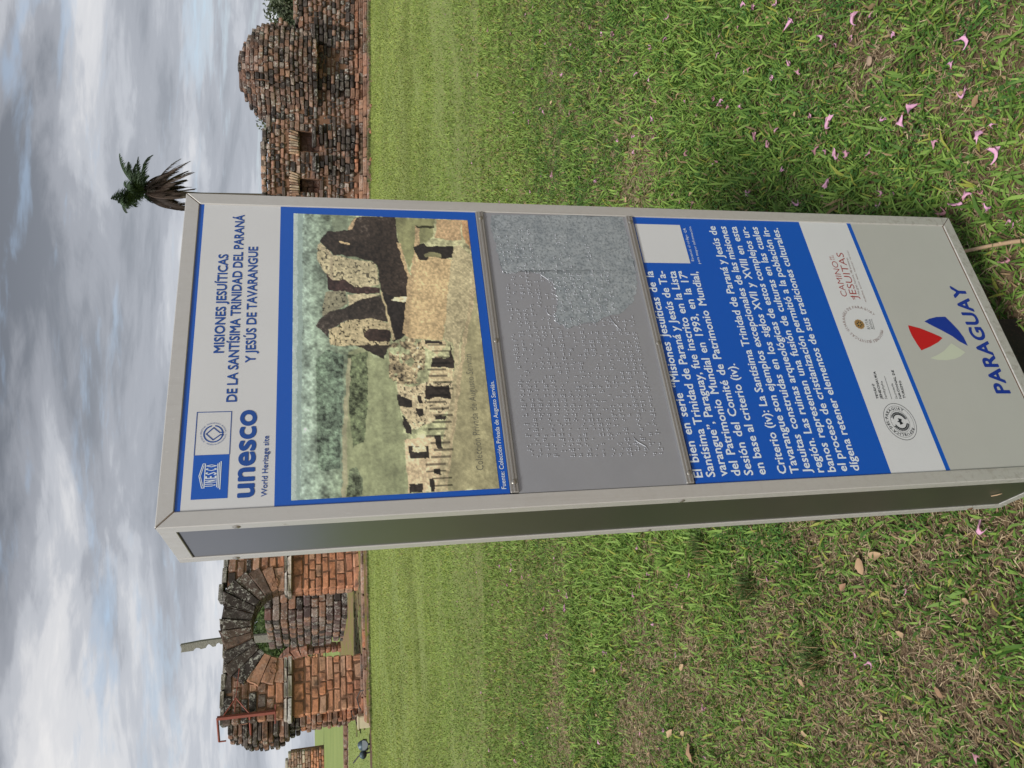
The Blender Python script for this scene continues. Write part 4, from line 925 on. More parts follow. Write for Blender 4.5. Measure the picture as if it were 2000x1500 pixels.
# ------------------------------------------------------------------ trees
def leaf_mat(name, c0, c1):
    m = Mat(name); at = m.n('ShaderNodeAttribute'); at.attribute_name = 'col'; 
    m.set('Base Color', at.outputs['Color']).set('Roughness', .62); m.set('Specular IOR Level', .3)
    tr = m.n('ShaderNodeBsdfTranslucent'); m.l(at.outputs['Color'], tr.inputs[0]); mx = m.n('ShaderNodeMixShader'); mx.inputs[0].default_value = c0
    m.l(m.p.outputs[0], mx.inputs[1]); m.l(tr.outputs[0], mx.inputs[2]); m.l(mx.outputs[0], m.out.inputs[0]); return m.m
LEAF = leaf_mat('foliage', .25, 0); GRASS = leaf_mat('grass blades', .22, 0)
m = Mat('bark'); co = m.coord('Object', (1, 1, .25)); m.set('Base Color', m.mix(m.noise(20, 5, .6, 0, co), (.05, .04, .03), (.17, .14, .11))).set('Roughness', .95); m.bump(m.noise(20, 5, .6, 0, co), .8, .03); BARK = m.m
def tri_cloud(name, P, size, mat, parent, cols, rng, flat=.0, elong=1.6):
    n = len(P); a = rng.normal(size=(n, 3)); a /= np.linalg.norm(a, axis=1)[:, None]; b = np.cross(a, rng.normal(size=(n, 3))); b /= np.linalg.norm(b, axis=1)[:, None]
    s = size*(.6+.8*rng.random(n))[:, None]; co = np.empty((n, 4, 3)); co[:, 0] = P-a*s*elong/2; co[:, 1] = P+b*s*.5; co[:, 2] = P+a*s*elong/2; co[:, 3] = P-b*s*.5
    return big_mesh(name, co.reshape(-1, 3), np.arange(n*4), np.full(n, 4), np.repeat(cols, 4, axis=0), mat, parent)
def tree(label, loc, height, crad, crown_z, seed, group=None, size=.16, nleaf=9000, c0=(.035, .060, .020), c1=(.09, .13, .045)):
    r = random.Random(seed); rng = np.random.default_rng(seed)
    t = thing('leafy_tree', label, 'tree', (loc[0], loc[1], terr(*loc)), 0, group)
    bm = bmesh.new(); bm_tube(bm, [(0, 0, -.2), (.08, .05, height*.3), (-.05, .1, height*.62)], [.035*height, .026*height, .014*height], 9); tips = []
    for k in range(9):
        a = k*2.4+r.random(); z0 = height*r.uniform(.32, .6); e = Vector((math.cos(a)*crad*r.uniform(.5, .85), math.sin(a)*crad*r.uniform(.5, .85), height*r.uniform(.6, .92)))
        s_ = Vector((0, .05, z0)); mid_ = (s_+e)/2 + Vector((0, 0, .1*height)); bm_tube(bm, [s_, mid_, e], [.011*height, .007*height, .003*height], 6); tips += [e, mid_]
    bm_obj('trunk', bm, BARK, t, True)
    cl = []
    for k in range(46):
        a, b = r.uniform(0, 2*math.pi), math.asin(r.uniform(-.55, 1)); q = r.uniform(.45, 1.0)
        cl.append((crad*q*math.cos(a)*math.cos(b), crad*q*math.sin(a)*math.cos(b), height*crown_z + (height*(1-crown_z))*q*math.sin(b), crad*r.uniform(.14, .34)))
    cl += [(p.x, p.y, p.z, crad*.25) for p in tips]; cl = np.array(cl); idx = rng.integers(0, len(cl), nleaf)
    P = cl[idx, :3] + rng.normal(size=(nleaf, 3))*cl[idx, 3:4]*np.array([.62, .62, .48]); f = rng.random(nleaf)[:, None]
    cshade = rng.random(len(cl))[idx][:, None]; cols = np.array(c0)*(1-f)+np.array(c1)*f; cols = cols*(.7+.6*cshade)
    tri_cloud('crown', P, size, LEAF, t, cols, rng)
tree('green tree beyond the arch, glimpsed between the gateway and the pier', (-19.2, 60), 5.6, 3.4, .55, 1, None, .20, 8000)
tree('darker green tree behind the gateway opening', (-15.6, 52), 4.3, 2.6, .5, 2, None, .17, 7000, (.05, .085, .025), (.12, .17, .06))
tree('grey green tree above the wall at the right edge', (22.4, 45), 3.15, 1.9, .6, 3, None, .13, 7000, (.05, .07, .04), (.13, .16, .10))
tree('small grey green bush tree showing left of the stone dome', (8.0, 24), 2.75, .75, .6, 4, None, .07, 2600, (.06, .08, .04), (.14, .16, .10))
tree('small bush tree showing right of the stone dome', (11.35, 24), 2.58, .55, .6, 6, None, .07, 1600, (.06, .08, .04), (.14, .16, .10))

# palm
palm = thing('palm_tree', 'tall palm with wind blown green fronds and a skirt of dead brown fronds', 'palm', (8.95, 38, terr(9, 38)))
PZ = 8.25
bm = bmesh.new(); rp = random.Random(5)
bm_tube(bm, [(.1, 0, -.2), (.05, 0, 3), (-.05, 0, 6), (0, 0, PZ)], [.2, .17, .16, .18], 12); bm_obj('trunk', bm, BARK, palm, True)
def frond(name, L_, az, elev, droop, ncol, width, seed, wind=(0, 0, 0), nl=46, base=(0, 0, PZ)):
    r = random.Random(seed); pts = []; p = Vector(base); e = elev; a = az
    for k in range(15):
        pts.append(p.copy()); e -= droop/14*(.4+1.2*k/14); dirv = Vector((math.cos(a)*math.cos(e), math.sin(a)*math.cos(e), math.sin(e))) + Vector(wind)*(k/14); p = p + dirv.normalized()*(L_/14)
    VV, FF, CC = [], [], []
    for k in range(14):        # rachis
        w = .030*(1-k/15); q = pts[k], pts[k+1]; up = Vector((0, 0, 1)); s_ = (q[1]-q[0]).cross(up).normalized()*w; i = len(VV)
        VV += [q[0]-s_, q[0]+s_, q[1]+s_*.9, q[1]-s_*.9]; FF.append((i, i+1, i+2, i+3)); CC += [tuple(v*1.2 for v in ncol)]*4
    for k in range(nl):
        f = .10+.88*k/nl; x = f*14; i0 = min(int(x), 13); pos = pts[i0].lerp(pts[i0+1], x-i0); t = (pts[i0+1]-pts[i0]).normalized(); s_ = t.cross(Vector((0, 0, 1))).normalized()
        ll = width*(math.sin(math.pi*min(1, f*.85+.15))*.9+.15)*r.uniform(.8, 1.15)
        for sg in (-1, 1):
            d = (s_*sg*r.uniform(.7, 1.0) + t*r.uniform(.6, 1.0) + Vector(wind)*.9 + Vector((0, 0, r.uniform(-.55, .05)))).normalized(); n_ = d.cross(t).normalized().cross(d)*.016
            e1 = pos + d*ll*.55; e2 = pos + d*ll + Vector((0, 0, -ll*.22)) + Vector(wind)*ll*.25; i = len(VV); VV += [pos-n_, pos+n_, e1+n_, e1-n_, e2]; FF += [(i, i+1, i+2, i+3), (i+3, i+2, i+4)]
            kk = r.uniform(.7, 1.3); c_ = tuple(v*kk for v in ncol); CC += [c_]*5
    return big_mesh(name, np.array([tuple(v) for v in VV]), np.array([j for f in FF for j in f]), np.array([len(f) for f in FF]), np.array(CC), LEAF, palm)
GR = (.045, .070, .038); YG = (.16, .17, .05); BR = (.075, .052, .040)
for k in range(26):
    az = rp.uniform(-110, 110) if k > 8 else rp.uniform(80, 280); el = rp.uniform(22, 84) if k > 8 else rp.uniform(66, 86)
    frond('frond', rp.uniform(1.5, 2.5) if k > 8 else rp.uniform(1.4, 2.0), math.radians(az), math.radians(el), rp.uniform(.8, 1.9), YG if k == 9 else [tuple(v*q for v in GR) for q in (rp.uniform(.8, 1.6),)][0], rp.uniform(.30, .46), 50+k, (.52, 0, rp.uniform(-.40, .05)), 80)
for k in range(52):
    az = rp.uniform(-180, 180); frond('dead_frond', rp.uniform(1.0, 2.3), math.radians(az), math.radians(rp.uniform(15, -65)), rp.uniform(.5, 1.2), [tuple(v*q for v in BR) for q in (rp.uniform(.6, 1.3),)][0], .24, 200+k, (.55, 0, -1.7), 30, (0, 0, PZ+rp.uniform(-.5, .25)))
for k, (az, e_) in enumerate(((5, -18), (-25, -30), (15, -42))): frond('dead_frond', 2.2, math.radians(az), math.radians(e_), .8, (.12, .075, .06), .26, 300+k, (.25, 0, -.3), 30, (0, 0, PZ-.15))

# ------------------------------------------------------------------ small things at the ruins
m = Mat('beige paint'); m.set('Base Color', m.mix(m.noise(9, 4, .6, 0, m.coord()), (.56, .50, .34), (.46, .40, .27))).set('Roughness', .6); BEIGE = m.m
m = Mat('blue grey metal'); m.set('Base Color', (.07, .105, .13)).set('Roughness', .45).set('Metallic', .3); BLUEG = m.m
m = Mat('lamp glass'); m.set('Base Color', (.25, .29, .32)).set('Roughness', .15); LGLASS = m.m
m = Mat('black cable'); m.set('Base Color', (.05, .045, .04)).set('Roughness', .7); CABLE = m.m
m = Mat('wet dark earth'); m.set('Base Color', m.mix(m.noise(9, 5, .6, 0, m.coord('World')), (.07, .035, .02), (.14, .08, .045))).set('Roughness', .95); EARTH = m.m
jb = thing('junction_box', 'beige electrical junction box on the grass before the left corner of the gateway', 'junction box', (-8.79, 20.27, 0), math.radians(6))
bm = bmesh.new(); bm_box(bm, -.155, .155, -.10, .10, .02, .335, .012); bm_obj('housing', bm, BEIGE, jb); bm = bmesh.new(); bm_box(bm, -.17, .17, -.115, .115, .325, .36, .008); bm_obj('lid', bm, BEIGE, jb)
bm = bmesh.new(); bm_box(bm, -.13, .13, -.107, -.099, .05, .31, .003); bm_obj('door', bm, BEIGE, jb); bm = bmesh.new(); bm_box(bm, -.12, .12, -.08, .08, -.02, .022); bm_obj('foot', bm, CABLE, jb)
fl = thing('floodlight', 'blue grey round floodlight tilted back on a short stand beside the platform', 'floodlight', (-9.62, 20.72, 0), math.radians(20))
bm = bmesh.new(); bm_tube(bm, [(0, 0, 0), (0, 0, .10)], .025, 10); bm_tube(bm, [(-.13, 0, .10), (.13, 0, .10)], .012, 8); bm_tube(bm, [(-.13, 0, .10), (-.13, 0, .20)], .012, 8); bm_tube(bm, [(.13, 0, .10), (.13, 0, .20)], .012, 8); bm_obj('bracket', bm, CABLE, fl)
bm = bmesh.new(); bm_tube(bm, [(0, .17, .24), (0, .12, .235), (0, -.03, .215), (0, -.13, .20), (0, -.16, .195)], [.07, .10, .115, .135, .14], 20); bm_obj('housing', bm, BLUEG, fl, True)
bm = bmesh.new(); bm_tube(bm, [(0, -.161, .195), (0, -.165, .195)], .12, 20); bm_obj('lens', bm, LGLASS, fl)
bm = bmesh.new(); bm_tube(bm, [(-.22, .1, .22), (-.24, 0, .20), (-.25, -.03, .17)], [.07, .10, .105], 16); bm_obj('housing', bm, BLUEG, fl, True)
bm = bmesh.new(); bm_tube(bm, [(-.20, .02, 0), (-.22, .02, .16)], .02, 8); bm_obj('bracket', bm, CABLE, fl)
r_ = random.Random(8); es = [(-9.62+ .62*(1+r_.uniform(-.15, .15))*math.cos(t), 20.62+.62*(1+r_.uniform(-.15, .15))*math.sin(t), .006) for t in np.linspace(0, 2*math.pi, 21)[:-1]]
o = mesh_obj('bare_earth', es, [tuple(range(20))], EARTH); o['kind'] = 'structure'
bm = bmesh.new(); bm_tube(bm, [(-7.9, 20.1, .03), (-8.0, 20.28, .28), (-8.25, 20.45, .36), (-8.5, 20.5, .30), (-8.62, 20.42, .22)], .018, 7); o = bm_obj('cable', bm, CABLE, None, True); meta(o, 'dark cable looping up from the grass to the beige box', 'cable')
bm = bmesh.new(); bm_tube(bm, [(-8.9, 20.5, .24), (-9.1, 20.8, .34), (-8.9, 21.2, .42), (-8.75, 20.9, .50), (-8.95, 20.8, .42)], .014, 7); o = bm_obj('cable', bm, CABLE, None, True); meta(o, 'thin dark cable coiled on the platform behind the beige box', 'cable')
bm = bmesh.new(); bm_tube(bm, [(-9.8, 20.85, .05), (-10.1, 21.1, .30), (-10.35, 21.3, .42)], .02, 7); o = bm_obj('cable', bm, CABLE, None, True); meta(o, 'short dark pipe leaning up behind the floodlight', 'pipe')

# ------------------------------------------------------------------ the lawn: blades, leaves, straw
NB = 256
_r = np.random.default_rng(77); _lat = [_r.random((NB, NB)) for _ in range(4)]
def vn(x, y, sc, k=0):
    x = x*sc+100; y = y*sc+100; xi = np.floor(x).astype(int); yi = np.floor(y).astype(int); fx = x-xi; fy = y-yi; fx = fx*fx*(3-2*fx); fy = fy*fy*(3-2*fy); g = _lat[k]
    a = g[xi % NB, yi % NB]; b = g[(xi+1) % NB, yi % NB]; c = g[xi % NB, (yi+1) % NB]; d = g[(xi+1) % NB, (yi+1) % NB]
    return (a*(1-fx)+b*fx)*(1-fy)+(c*(1-fx)+d*fx)*fy
DRY = [(.86, 1.737, .10), (.83, 1.69, .07), (.662, 1.444, .07), (.96, 3.2, .28), (-.5, 1.73, .10), (-.80, 2.21, .20), (-.90, 1.90, .22), (-1.125, 2.74, .30), (-.72, 1.42, .16), (-1.656, 3.24, .30), (-.64, 1.55, .12), (-1.3, 2.2, .35), (-.95, 1.55, .2), (.18, 1.2, .12)]
def dryness(x, y):
    d = np.clip((vn(x, y, 1.6, 0)*.5 + vn(x, y, 4.5, 1)*.3 + vn(x, y, 13, 2)*.2 - .50)*4.5, 0, 1)*np.clip(1.25-y/7, 0, 1)
    d = d*np.where(x < -.1, .80, .42)
    for a, b, r in DRY: d = np.maximum(d, np.exp(-((x-a)**2+(y-b)**2)/(r*r))*(.75+.5*vn(x, y, 20, 3)))
    return np.clip(d, 0, 1)
rng = np.random.default_rng(123)
def area(n, y0, y1):
    y = np.sqrt(rng.random(n)*(y1**2-y0**2)+y0**2); hw = .56*y+.75
    return (rng.random(n)*2-1)*hw, y
def clear(x, y):
    # keep the blades out of the platform, the footing and the pedestal
    c, s = math.cos(math.radians(11.5)), math.sin(math.radians(11.5)); u = (x+8.36)*c+(y-19.93)*s; v = -(x+8.36)*s+(y-19.93)*c
    k = ~((v > .03) & (u > -.40) & (u < 7)); c, s = math.cos(RW), math.sin(RW); u2 = (x-4.7635)*c+(y-19.2746)*s; v2 = -(x-4.7635)*s+(y-19.2746)*c
    k &= ~((v2 > -.36) & (u2 > -1.7)); k &= ~((x+9.62)**2+(y-20.62)**2 < .40)
    return k & (y < 27)
def blades(n, y0, y1, Lr, Wr, seg, clump, tall=1.0, brown=1.0):
    x, y = area(n, y0, y1)
    if clump > 0:
        nc = max(1, n//clump); cx, cy = area(nc, y0, y1); i = rng.integers(0, nc, n); j = rng.random(n) < .65
        rr = rng.random(n)**.7*(.035+.010*y0); ta = rng.random(n)*2*math.pi
        x = np.where(j, cx[i]+rr*np.cos(ta), x); y = np.where(j, cy[i]+rr*np.sin(ta), y); az = np.where(j, ta+rng.normal(0, .6, n), rng.random(n)*2*math.pi)
    else: az = rng.random(n)*2*math.pi
    k = clear(x, y); x, y, az = x[k], y[k], az[k]
    dr = dryness(x, y); k = rng.random(len(x)) > dr*.40; x, y, az, dr = x[k], y[k], az[k], dr[k]; n = len(x)
    lush = vn(x, y, 2.2, 3)
    L_ = rng.uniform(*Lr, n)*(.75+.5*lush)*(1-.45*dr)*tall; W_ = rng.uniform(*Wr, n); til = np.clip(rng.normal(.95, .33, n), .1, 1.5); bend = rng.uniform(.1, .7, n)
    d0 = np.column_stack([np.cos(az)*np.sin(til), np.sin(az)*np.sin(til), np.cos(til)]); t2 = np.clip(til+bend, 0, 1.75)
    d1 = np.column_stack([np.cos(az)*np.sin(t2), np.sin(az)*np.sin(t2), np.cos(t2)]); s = np.column_stack([-np.sin(az), np.cos(az), rng.normal(0, .35, n)])*(W_/2)[:, None]
    gz = np.interp(y, [20.8, 27], [0, .30]); b = np.column_stack([x, y, gz-.002+rng.uniform(0, .010, n)*(seg > 1)]); mid_ = b+d0*(L_*.5)[:, None]; tip = mid_+d1*(L_*.5)[:, None]; tip[:, 2] = np.maximum(tip[:, 2], gz+.004); 
    # colour
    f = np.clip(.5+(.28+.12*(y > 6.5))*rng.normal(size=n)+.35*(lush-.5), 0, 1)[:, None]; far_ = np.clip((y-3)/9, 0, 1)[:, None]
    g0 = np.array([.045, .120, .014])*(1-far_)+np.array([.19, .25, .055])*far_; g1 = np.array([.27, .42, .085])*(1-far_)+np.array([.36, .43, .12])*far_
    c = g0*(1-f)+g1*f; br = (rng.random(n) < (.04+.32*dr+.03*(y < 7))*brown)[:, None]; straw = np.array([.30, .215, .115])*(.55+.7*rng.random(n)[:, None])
    c = np.where(br, straw, c); yl = (rng.random(n) < .05)[:, None]; c = np.where(yl & ~br, np.array([.30, .33, .06]), c)
    strip_ = (1+.02*np.sin(y*2.3+x*.35)+.30*(vn(x, y, .35, 1)-.5)+.35*(vn(x, y, 1.3, 2)-.5))[:, None]; c = c*np.where(y[:, None] > 8, strip_, 1)
    return b, s, mid_, tip, c, n
VV, FL, SZ, CC = [], [], [], []; nb = 0
def emit(b, s, mid_, tip, c, n, seg):
    global nb
    if seg == 2:
        co = np.stack([b-s*.8, b+s*.8, mid_+s, mid_-s, tip], 1).reshape(-1, 3); i = (np.arange(n)*5+nb)[:, None]
        FL.append(np.hstack([i, i+1, i+2, i+3, i+3, i+2, i+4]).ravel()); SZ.append(np.tile([4, 3], n)); CC.append(np.repeat(c, 5, 0)); nb += n*5
    else:
        co = np.stack([b-s, b+s, tip], 1).reshape(-1, 3); i = (np.arange(n)*3+nb)[:, None]; FL.append(np.hstack([i, i+1, i+2]).ravel()); SZ.append(np.full(n, 3)); CC.append(np.repeat(c, 3, 0)); nb += n*3
    VV.append(co)
for n, y0, y1, Lr, Wr, seg, cl, tall, *bw in ((90000, .55, 3.0, (.028, .060), (.0030, .0064), 2, 14, 1), (80000, .55, 3.0, (.012, .030), (.0015, .0032), 2, 0, 1), (34000, .55, 4.2, (.045, .085), (.0045, .0090), 2, 6, 1, .18),
                                     (150000, 3.0, 6.5, (.025, .055), (.004, .0075), 2, 12, 1), (220000, 6.5, 12, (.025, .055), (.006, .011), 1, 0, 1), (260000, 12, 20.8, (.03, .055), (.009, .016), 1, 0, 1), (50000, 20.8, 27, (.03, .055), (.012, .02), 1, 0, 1)):
    emit(*blades(n, y0, y1, Lr, Wr, seg, cl, tall, *bw), seg)
def edge_grass(ox, oy, ang, u0, u1, v0, n):
    u = rng.uniform(u0, u1, n); v = v0-rng.random(n)**2*.12; x = ox+u*math.cos(ang)-v*math.sin(ang); y = oy+u*math.sin(ang)+v*math.cos(ang); az = rng.random(n)*6.283; til = rng.random(n)*.8
    L_ = rng.uniform(.05, .13, n)*(.4+.9*vn(x, y, 3, 1)); d0 = np.column_stack([np.cos(az)*np.sin(til), np.sin(az)*np.sin(til), np.cos(til)]); s = np.column_stack([-np.sin(az), np.cos(az), np.zeros(n)])*.006
    b = np.column_stack([x, y, np.zeros(n)]); t = b+d0*L_[:, None]; f = rng.random(n)[:, None]; c = np.array([.10, .14, .035])*(1-f)+np.array([.24, .27, .10])*f; emit(b, s, None, t, c, n, 1)
edge_grass(4.7635, 19.2746, RW, -1.7, 6, -.36, 5000); edge_grass(-8.36, 19.93, math.radians(11.5), -.5, 6.6, .0, 4200); edge_grass(-15.2, 27.6, math.radians(-8), -1.6, 3.6, -.02, 1500)
g_o = big_mesh('lawn_grass', np.vstack(VV), np.concatenate(FL), np.concatenate(SZ), np.vstack(CC), GRASS); meta(g_o, 'short green lawn grass with dry patches around the sign', 'grass', kind='stuff')
# dead thatch
VV, FL, SZ, CC = [], [], [], []; nb = 0
x, y = area(330000, .55, 4.6); dr = dryness(x, y); k = rng.random(len(x)) < (.20+.9*dr); x, y, dr = x[k], y[k], dr[k]; n = len(x); az = rng.random(n)*6.283
b = np.column_stack([x, y, .002+rng.random(n)*.010]); d = np.column_stack([np.cos(az), np.sin(az), rng.normal(0, .18, n)]); L_ = rng.uniform(.010, .042, n)[:, None]; s = np.column_stack([-np.sin(az), np.cos(az), rng.normal(0, .4, n)])*rng.uniform(.0005, .0012, n)[:, None]
side_ = np.column_stack([-np.sin(az), np.cos(az), np.zeros(n)])*rng.normal(0, .15, n)[:, None]
tone = rng.random(n)[:, None]; c = np.array([.10, .055, .035])*(1-tone)+np.array([.66, .53, .34])*tone
mid_ = b+d*L_*.5+side_*L_; tip = b+d*L_; mid_[:, 2] = np.maximum(mid_[:, 2], .003); tip[:, 2] = np.maximum(tip[:, 2], .002); emit(b, s, mid_, tip, c, n, 2)
o = big_mesh('dry_thatch', np.vstack(VV), np.concatenate(FL), np.concatenate(SZ), np.vstack(CC), GRASS); meta(o, 'dead brown grass stems lying between the green blades', 'dry grass', kind='stuff')
# small leafy weeds
VV, FL, SZ, CC = [], [], [], []; nb = 0
nc = 2600; cx, cy = area(nc, .55, 5.0); w_ = vn(cx, cy, 1.1, 2)+vn(cx, cy, 3, 1)*.4; k = (w_ > .62) & (dryness(cx, cy) < .5); cx, cy = cx[k], cy[k]; per = 34; n = len(cx)*per
i = np.repeat(np.arange(len(cx)), per); a = rng.random(n)*6.283; rr = rng.random(n)**.6*.045; hz = .012+rng.random(n)*.022*(1-rr/.06)
p = np.column_stack([cx[i]+rr*np.cos(a), cy[i]+rr*np.sin(a), hz]); a2 = a+rng.normal(0, .9, n); ll = rng.uniform(.005, .011, n)[:, None]
d = np.column_stack([np.cos(a2), np.sin(a2), rng.normal(.15, .35, n)]); s = np.column_stack([-np.sin(a2), np.cos(a2), rng.normal(0, .3, n)])*ll*.42
co = np.stack([p, p+d*ll*.55+s, p+d*ll, p+d*ll*.55-s], 1).reshape(-1, 3); f = rng.random(n)[:, None]; c = np.array([.030, .095, .018])*(1-f)+np.array([.10, .22, .045])*f
o = big_mesh('leafy_weeds', co, np.arange(n*4), np.full(n, 4), np.repeat(c, 4, 0), GRASS); meta(o, 'low dark green leafy weeds growing among the grass', 'weeds', kind='stuff')
# darker upright tufts of coarse grass left of the sign
def tuft(loc, r0, seed, label, col_=(.07, .12, .03), n=170, L0=.10):
    g = np.random.default_rng(seed); a = g.random(n)*6.283; til = g.random(n)*.9+.1; L_ = g.uniform(.5, 1, n)*L0; b = np.column_stack([g.normal(0, r0, n), g.normal(0, r0, n), np.zeros(n)])
    d = np.column_stack([np.cos(a)*np.sin(til), np.sin(a)*np.sin(til), np.cos(til)]); mid_ = b+d*L_[:, None]*.55; tip = mid_+(d+np.array([0, 0, -.5]))*L_[:, None]*.5; tip[:, 2] = np.maximum(tip[:, 2], .004); s = np.column_stack([-np.sin(a), np.cos(a), np.zeros(n)])*.0016
    co = np.stack([b-s, b+s, mid_+s, mid_-s, tip], 1).reshape(-1, 3); i = (np.arange(n)*5)[:, None]; c = np.array(col_)*(.6+g.random(n)[:, None]); c[g.random(n) < .22] = (.26, .19, .09)
    o = big_mesh('grass_tuft', co, np.hstack([i, i+1, i+2, i+3, i+3, i+2, i+4]).ravel(), np.tile([4, 3], n), np.repeat(c, 5, 0), GRASS); o.location = (*loc, 0); meta(o, label, 'grass tuft')
for k, (t_, lb) in enumerate((((-.70, 2.30), 'dark upright tuft of coarse grass nearest the sign on its left'), ((-.62, 2.62), 'coarse grass tuft close behind the left edge of the sign'), ((-.82, 1.95), 'bristly dark tuft in the dry patch left of the sign'), ((-1.15, 1.62), 'coarse tuft at the far left of the bare dry ground'))): tuft(t_, .022, k, lb)

# ------------------------------------------------------------------ fallen blossoms
def petal_mat(name, c0, c1, c2):
    m = Mat(name); co = m.coord('Object'); oi = m.n('ShaderNodeObjectInfo')
    c = m.mix(m.noise(130, 4, .7, 0, co), c0, c1); c = m.mix(m.ramp(m.noise(60, 4, .7, 0, co), [(.54, 0.0), (.70, .7)]), c, (.34, .17, .13)); c = m.mix(m.ramp(oi.outputs['Random'], [(.30, 0.0), (1.0, 1.0)]), c, c2); m.set('Base Color', c).set('Roughness', .6); m.set('Subsurface Weight', 0.0); return m.m
PETAL = petal_mat('pink petal', (.52, .22, .38), (.76, .46, .62), (.38, .18, .20)); CALYX = petal_mat('dried calyx', (.22, .10, .09), (.34, .18, .13), (.25, .13, .10))
def blossom_mesh(seed):
    r = random.Random(seed); bm = bmesh.new(); n = 10; L_ = r.uniform(.011, .034); rings = []; flatten = r.uniform(.18, .8); curl = r.uniform(-.9, .9)
    for k in range(6):
        f = k/5; rad = (.0016+.0052*f**1.2)*r.uniform(.9, 1.1); fl_ = flatten*(1-.2*f)
        if k == 5: rad *= 1.55
        ring_ = []
        for i_ in range(n):
            t = 2*math.pi*i_/n; lobe = (1+.38*math.cos(5*t)*(k >= 4)); q = rad*lobe*r.uniform(.62, 1.35)
            ring_.append(bm.verts.new((L_*(f-.5)+(r.uniform(-.003, .003) if k == 5 else 0), q*math.cos(t)+curl*.022*(f-.5)**2*4, .004+q*math.sin(t)*fl_)))
        rings.append(ring_)
    for a, b in zip(rings, rings[1:]):
        for i_ in range(n): bm.faces.new((a[i_], a[(i_+1) % n], b[(i_+1) % n], b[i_]))
    bmesh.ops.recalc_face_normals(bm, faces=bm.faces); me = bpy.data.meshes.new('petals'); bm.to_mesh(me); bm.free(); me.materials.append(PETAL); me.polygons.foreach_set('use_smooth', [True]*len(me.polygons))
    bm = bmesh.new(); bm_tube(bm, [(-L_*.72, 0, .003), (-L_*.5, 0, .004), (-L_*.42, 0, .004)], [.0010, .0022, .0016], 6); me2 = bpy.data.meshes.new('calyx'); bm.to_mesh(me2); bm.free(); me2.materials.append(CALYX)
    return me, me2
BM_ = [blossom_mesh(s) for s in range(18)]
BLOSSOMS= [(1.276, 2.279), (1.239, 2.229), (1.094, 2.041), (0.984, 1.881), (0.972, 1.754), (0.957, 1.688), (0.873, 1.608), (0.76, 1.384), (1.048, 2.255), (1.175, 2.459), (0.935, 1.99), (0.96, 2.126), (0.722, 1.426), (0.669, 1.54), (0.671, 1.653), (0.65, 1.58), (0.639, 1.401), (0.777, 1.938), (0.795, 2.1), (0.721, 1.861), (0.542, 1.35), (0.674, 1.908), (0.655, 1.868), (0.62, 1.82), (0.619, 1.78), (0.662, 2.078), (0.571, 1.856), (0.634, 2.275), (0.534, 1.999), (0.481, 1.649), (0.39, 1.449), (0.399, 1.404), (0.415, 1.383), (0.377, 1.338), (0.48, 1.312), (1.036, 2.488), (1.011, 2.435), (0.996, 2.457), (0.966, 2.385), (0.754, 2.15), (0.801, 2.223), (0.798, 2.471), (2.465, 4.756), (2.49, 4.946), (2.546, 5.343), (2.228, 4.606), (2.895, 6.04), (1.576, 3.576), (1.492, 2.836), (1.85, 3.732), (1.754, 3.56), (1.422, 2.87), (1.447, 3.004), (1.896, 4.024), (1.879, 4.378), (1.788, 4.181), (1.316, 3.024), (1.39, 3.152), (1.104, 2.706), (1.137, 3.001), (1.251, 3.336), (1.113, 3.129), (1.117, 3.206), (1.044, 2.986), (1.049, 3.198), (1.747, 4.882), (1.696, 4.546), (1.519, 4.063), (1.043, 3.675), (1.28, 4.378), (1.111, 3.899), (1.272, 4.855), (0.763, 2.811), (0.72, 2.75), (0.683, 2.65), (1.986, 6.708), (2.313, 7.37), (1.517, 5.206), (1.44, 5.484), (1.151, 3.37), (1.021, 2.609), (1.697, 3.424), (2.107, 4.497), (-1.799, 6.059), (-1.679, 6.669), (-1.331, 5.449), (-1.397, 5.477), (-1.361, 5.135), (-1.293, 4.215), (-1.232, 4.182), (-1.128, 3.791), (-1.45, 4.656), (-1.599, 4.566), (-0.911, 3.161), (-1.068, 3.174), (-1.36, 3.62), (-1.357, 3.382), (-1.106, 2.822), (-1.231, 2.601), (-1.591, 3.175), (-1.857, 3.681), (-2.78, 5.396), (-2.518, 4.95), (-2.7, 6.527), (-2.576, 6.057), (-3.957, 8.625), (-3.306, 6.929), (-2.523, 5.149), (-3.068, 6.234), (-0.968, 3.24), (-0.751, 3.187), (-0.84, 3.085), (-0.76, 2.704), (-1.44, 5.806), (-3.372, 7.776), (-0.336, 1.36), (0.337, 1.282), (0.282, 1.405), (0.251, 1.283)]
LEAVES= [(1.487, 3.603), (-1.455, 2.709), (-1.458, 2.892), (-1.144, 2.784), (-0.802, 2.988), (-0.459, 1.692), (-0.5, 1.744)]

rb = random.Random(99)
def place_blossom(x, y, label, big=1.0):
    me, me2 = BM_[rb.randrange(18)]; o = bpy.data.objects.new('fallen_blossom', me); link(o); s = rb.uniform(.75, 1.2)*big
    o.location = (x, y, .022+.0014*y); o.rotation_euler = (rb.uniform(-.5, .5), rb.uniform(-.35, .35), rb.uniform(0, 6.28)); o.scale = (s, s*rb.uniform(.8, 1.2), s)
    meta(o, label, 'fallen blossom', 'pink trumpet blossoms fallen on the lawn')
    c = bpy.data.objects.new('calyx', me2); link(c, o)
OWN = {114: 'pink blossom alone in the grass left of the dark side of the sign', 31: 'long pink blossom nearest the lower right corner of the sign', 33: 'open pink blossom right of the one at the sign corner', 6: 'two lobed pink blossom beyond the dry straw patch', 7: 'pink blossom with a brown tube near the right end of the dry straw', 14: 'large veined pink blossom pointing away from the sign', 9: 'small dark pink blossom beyond the long blossoms', 116: 'pink blossom lying over the near end of the twig'}
for k_, (x, y) in enumerate(BLOSSOMS): place_blossom(x, y, OWN.get(k_, 'wilted pink trumpet blossom fallen on the grass'))
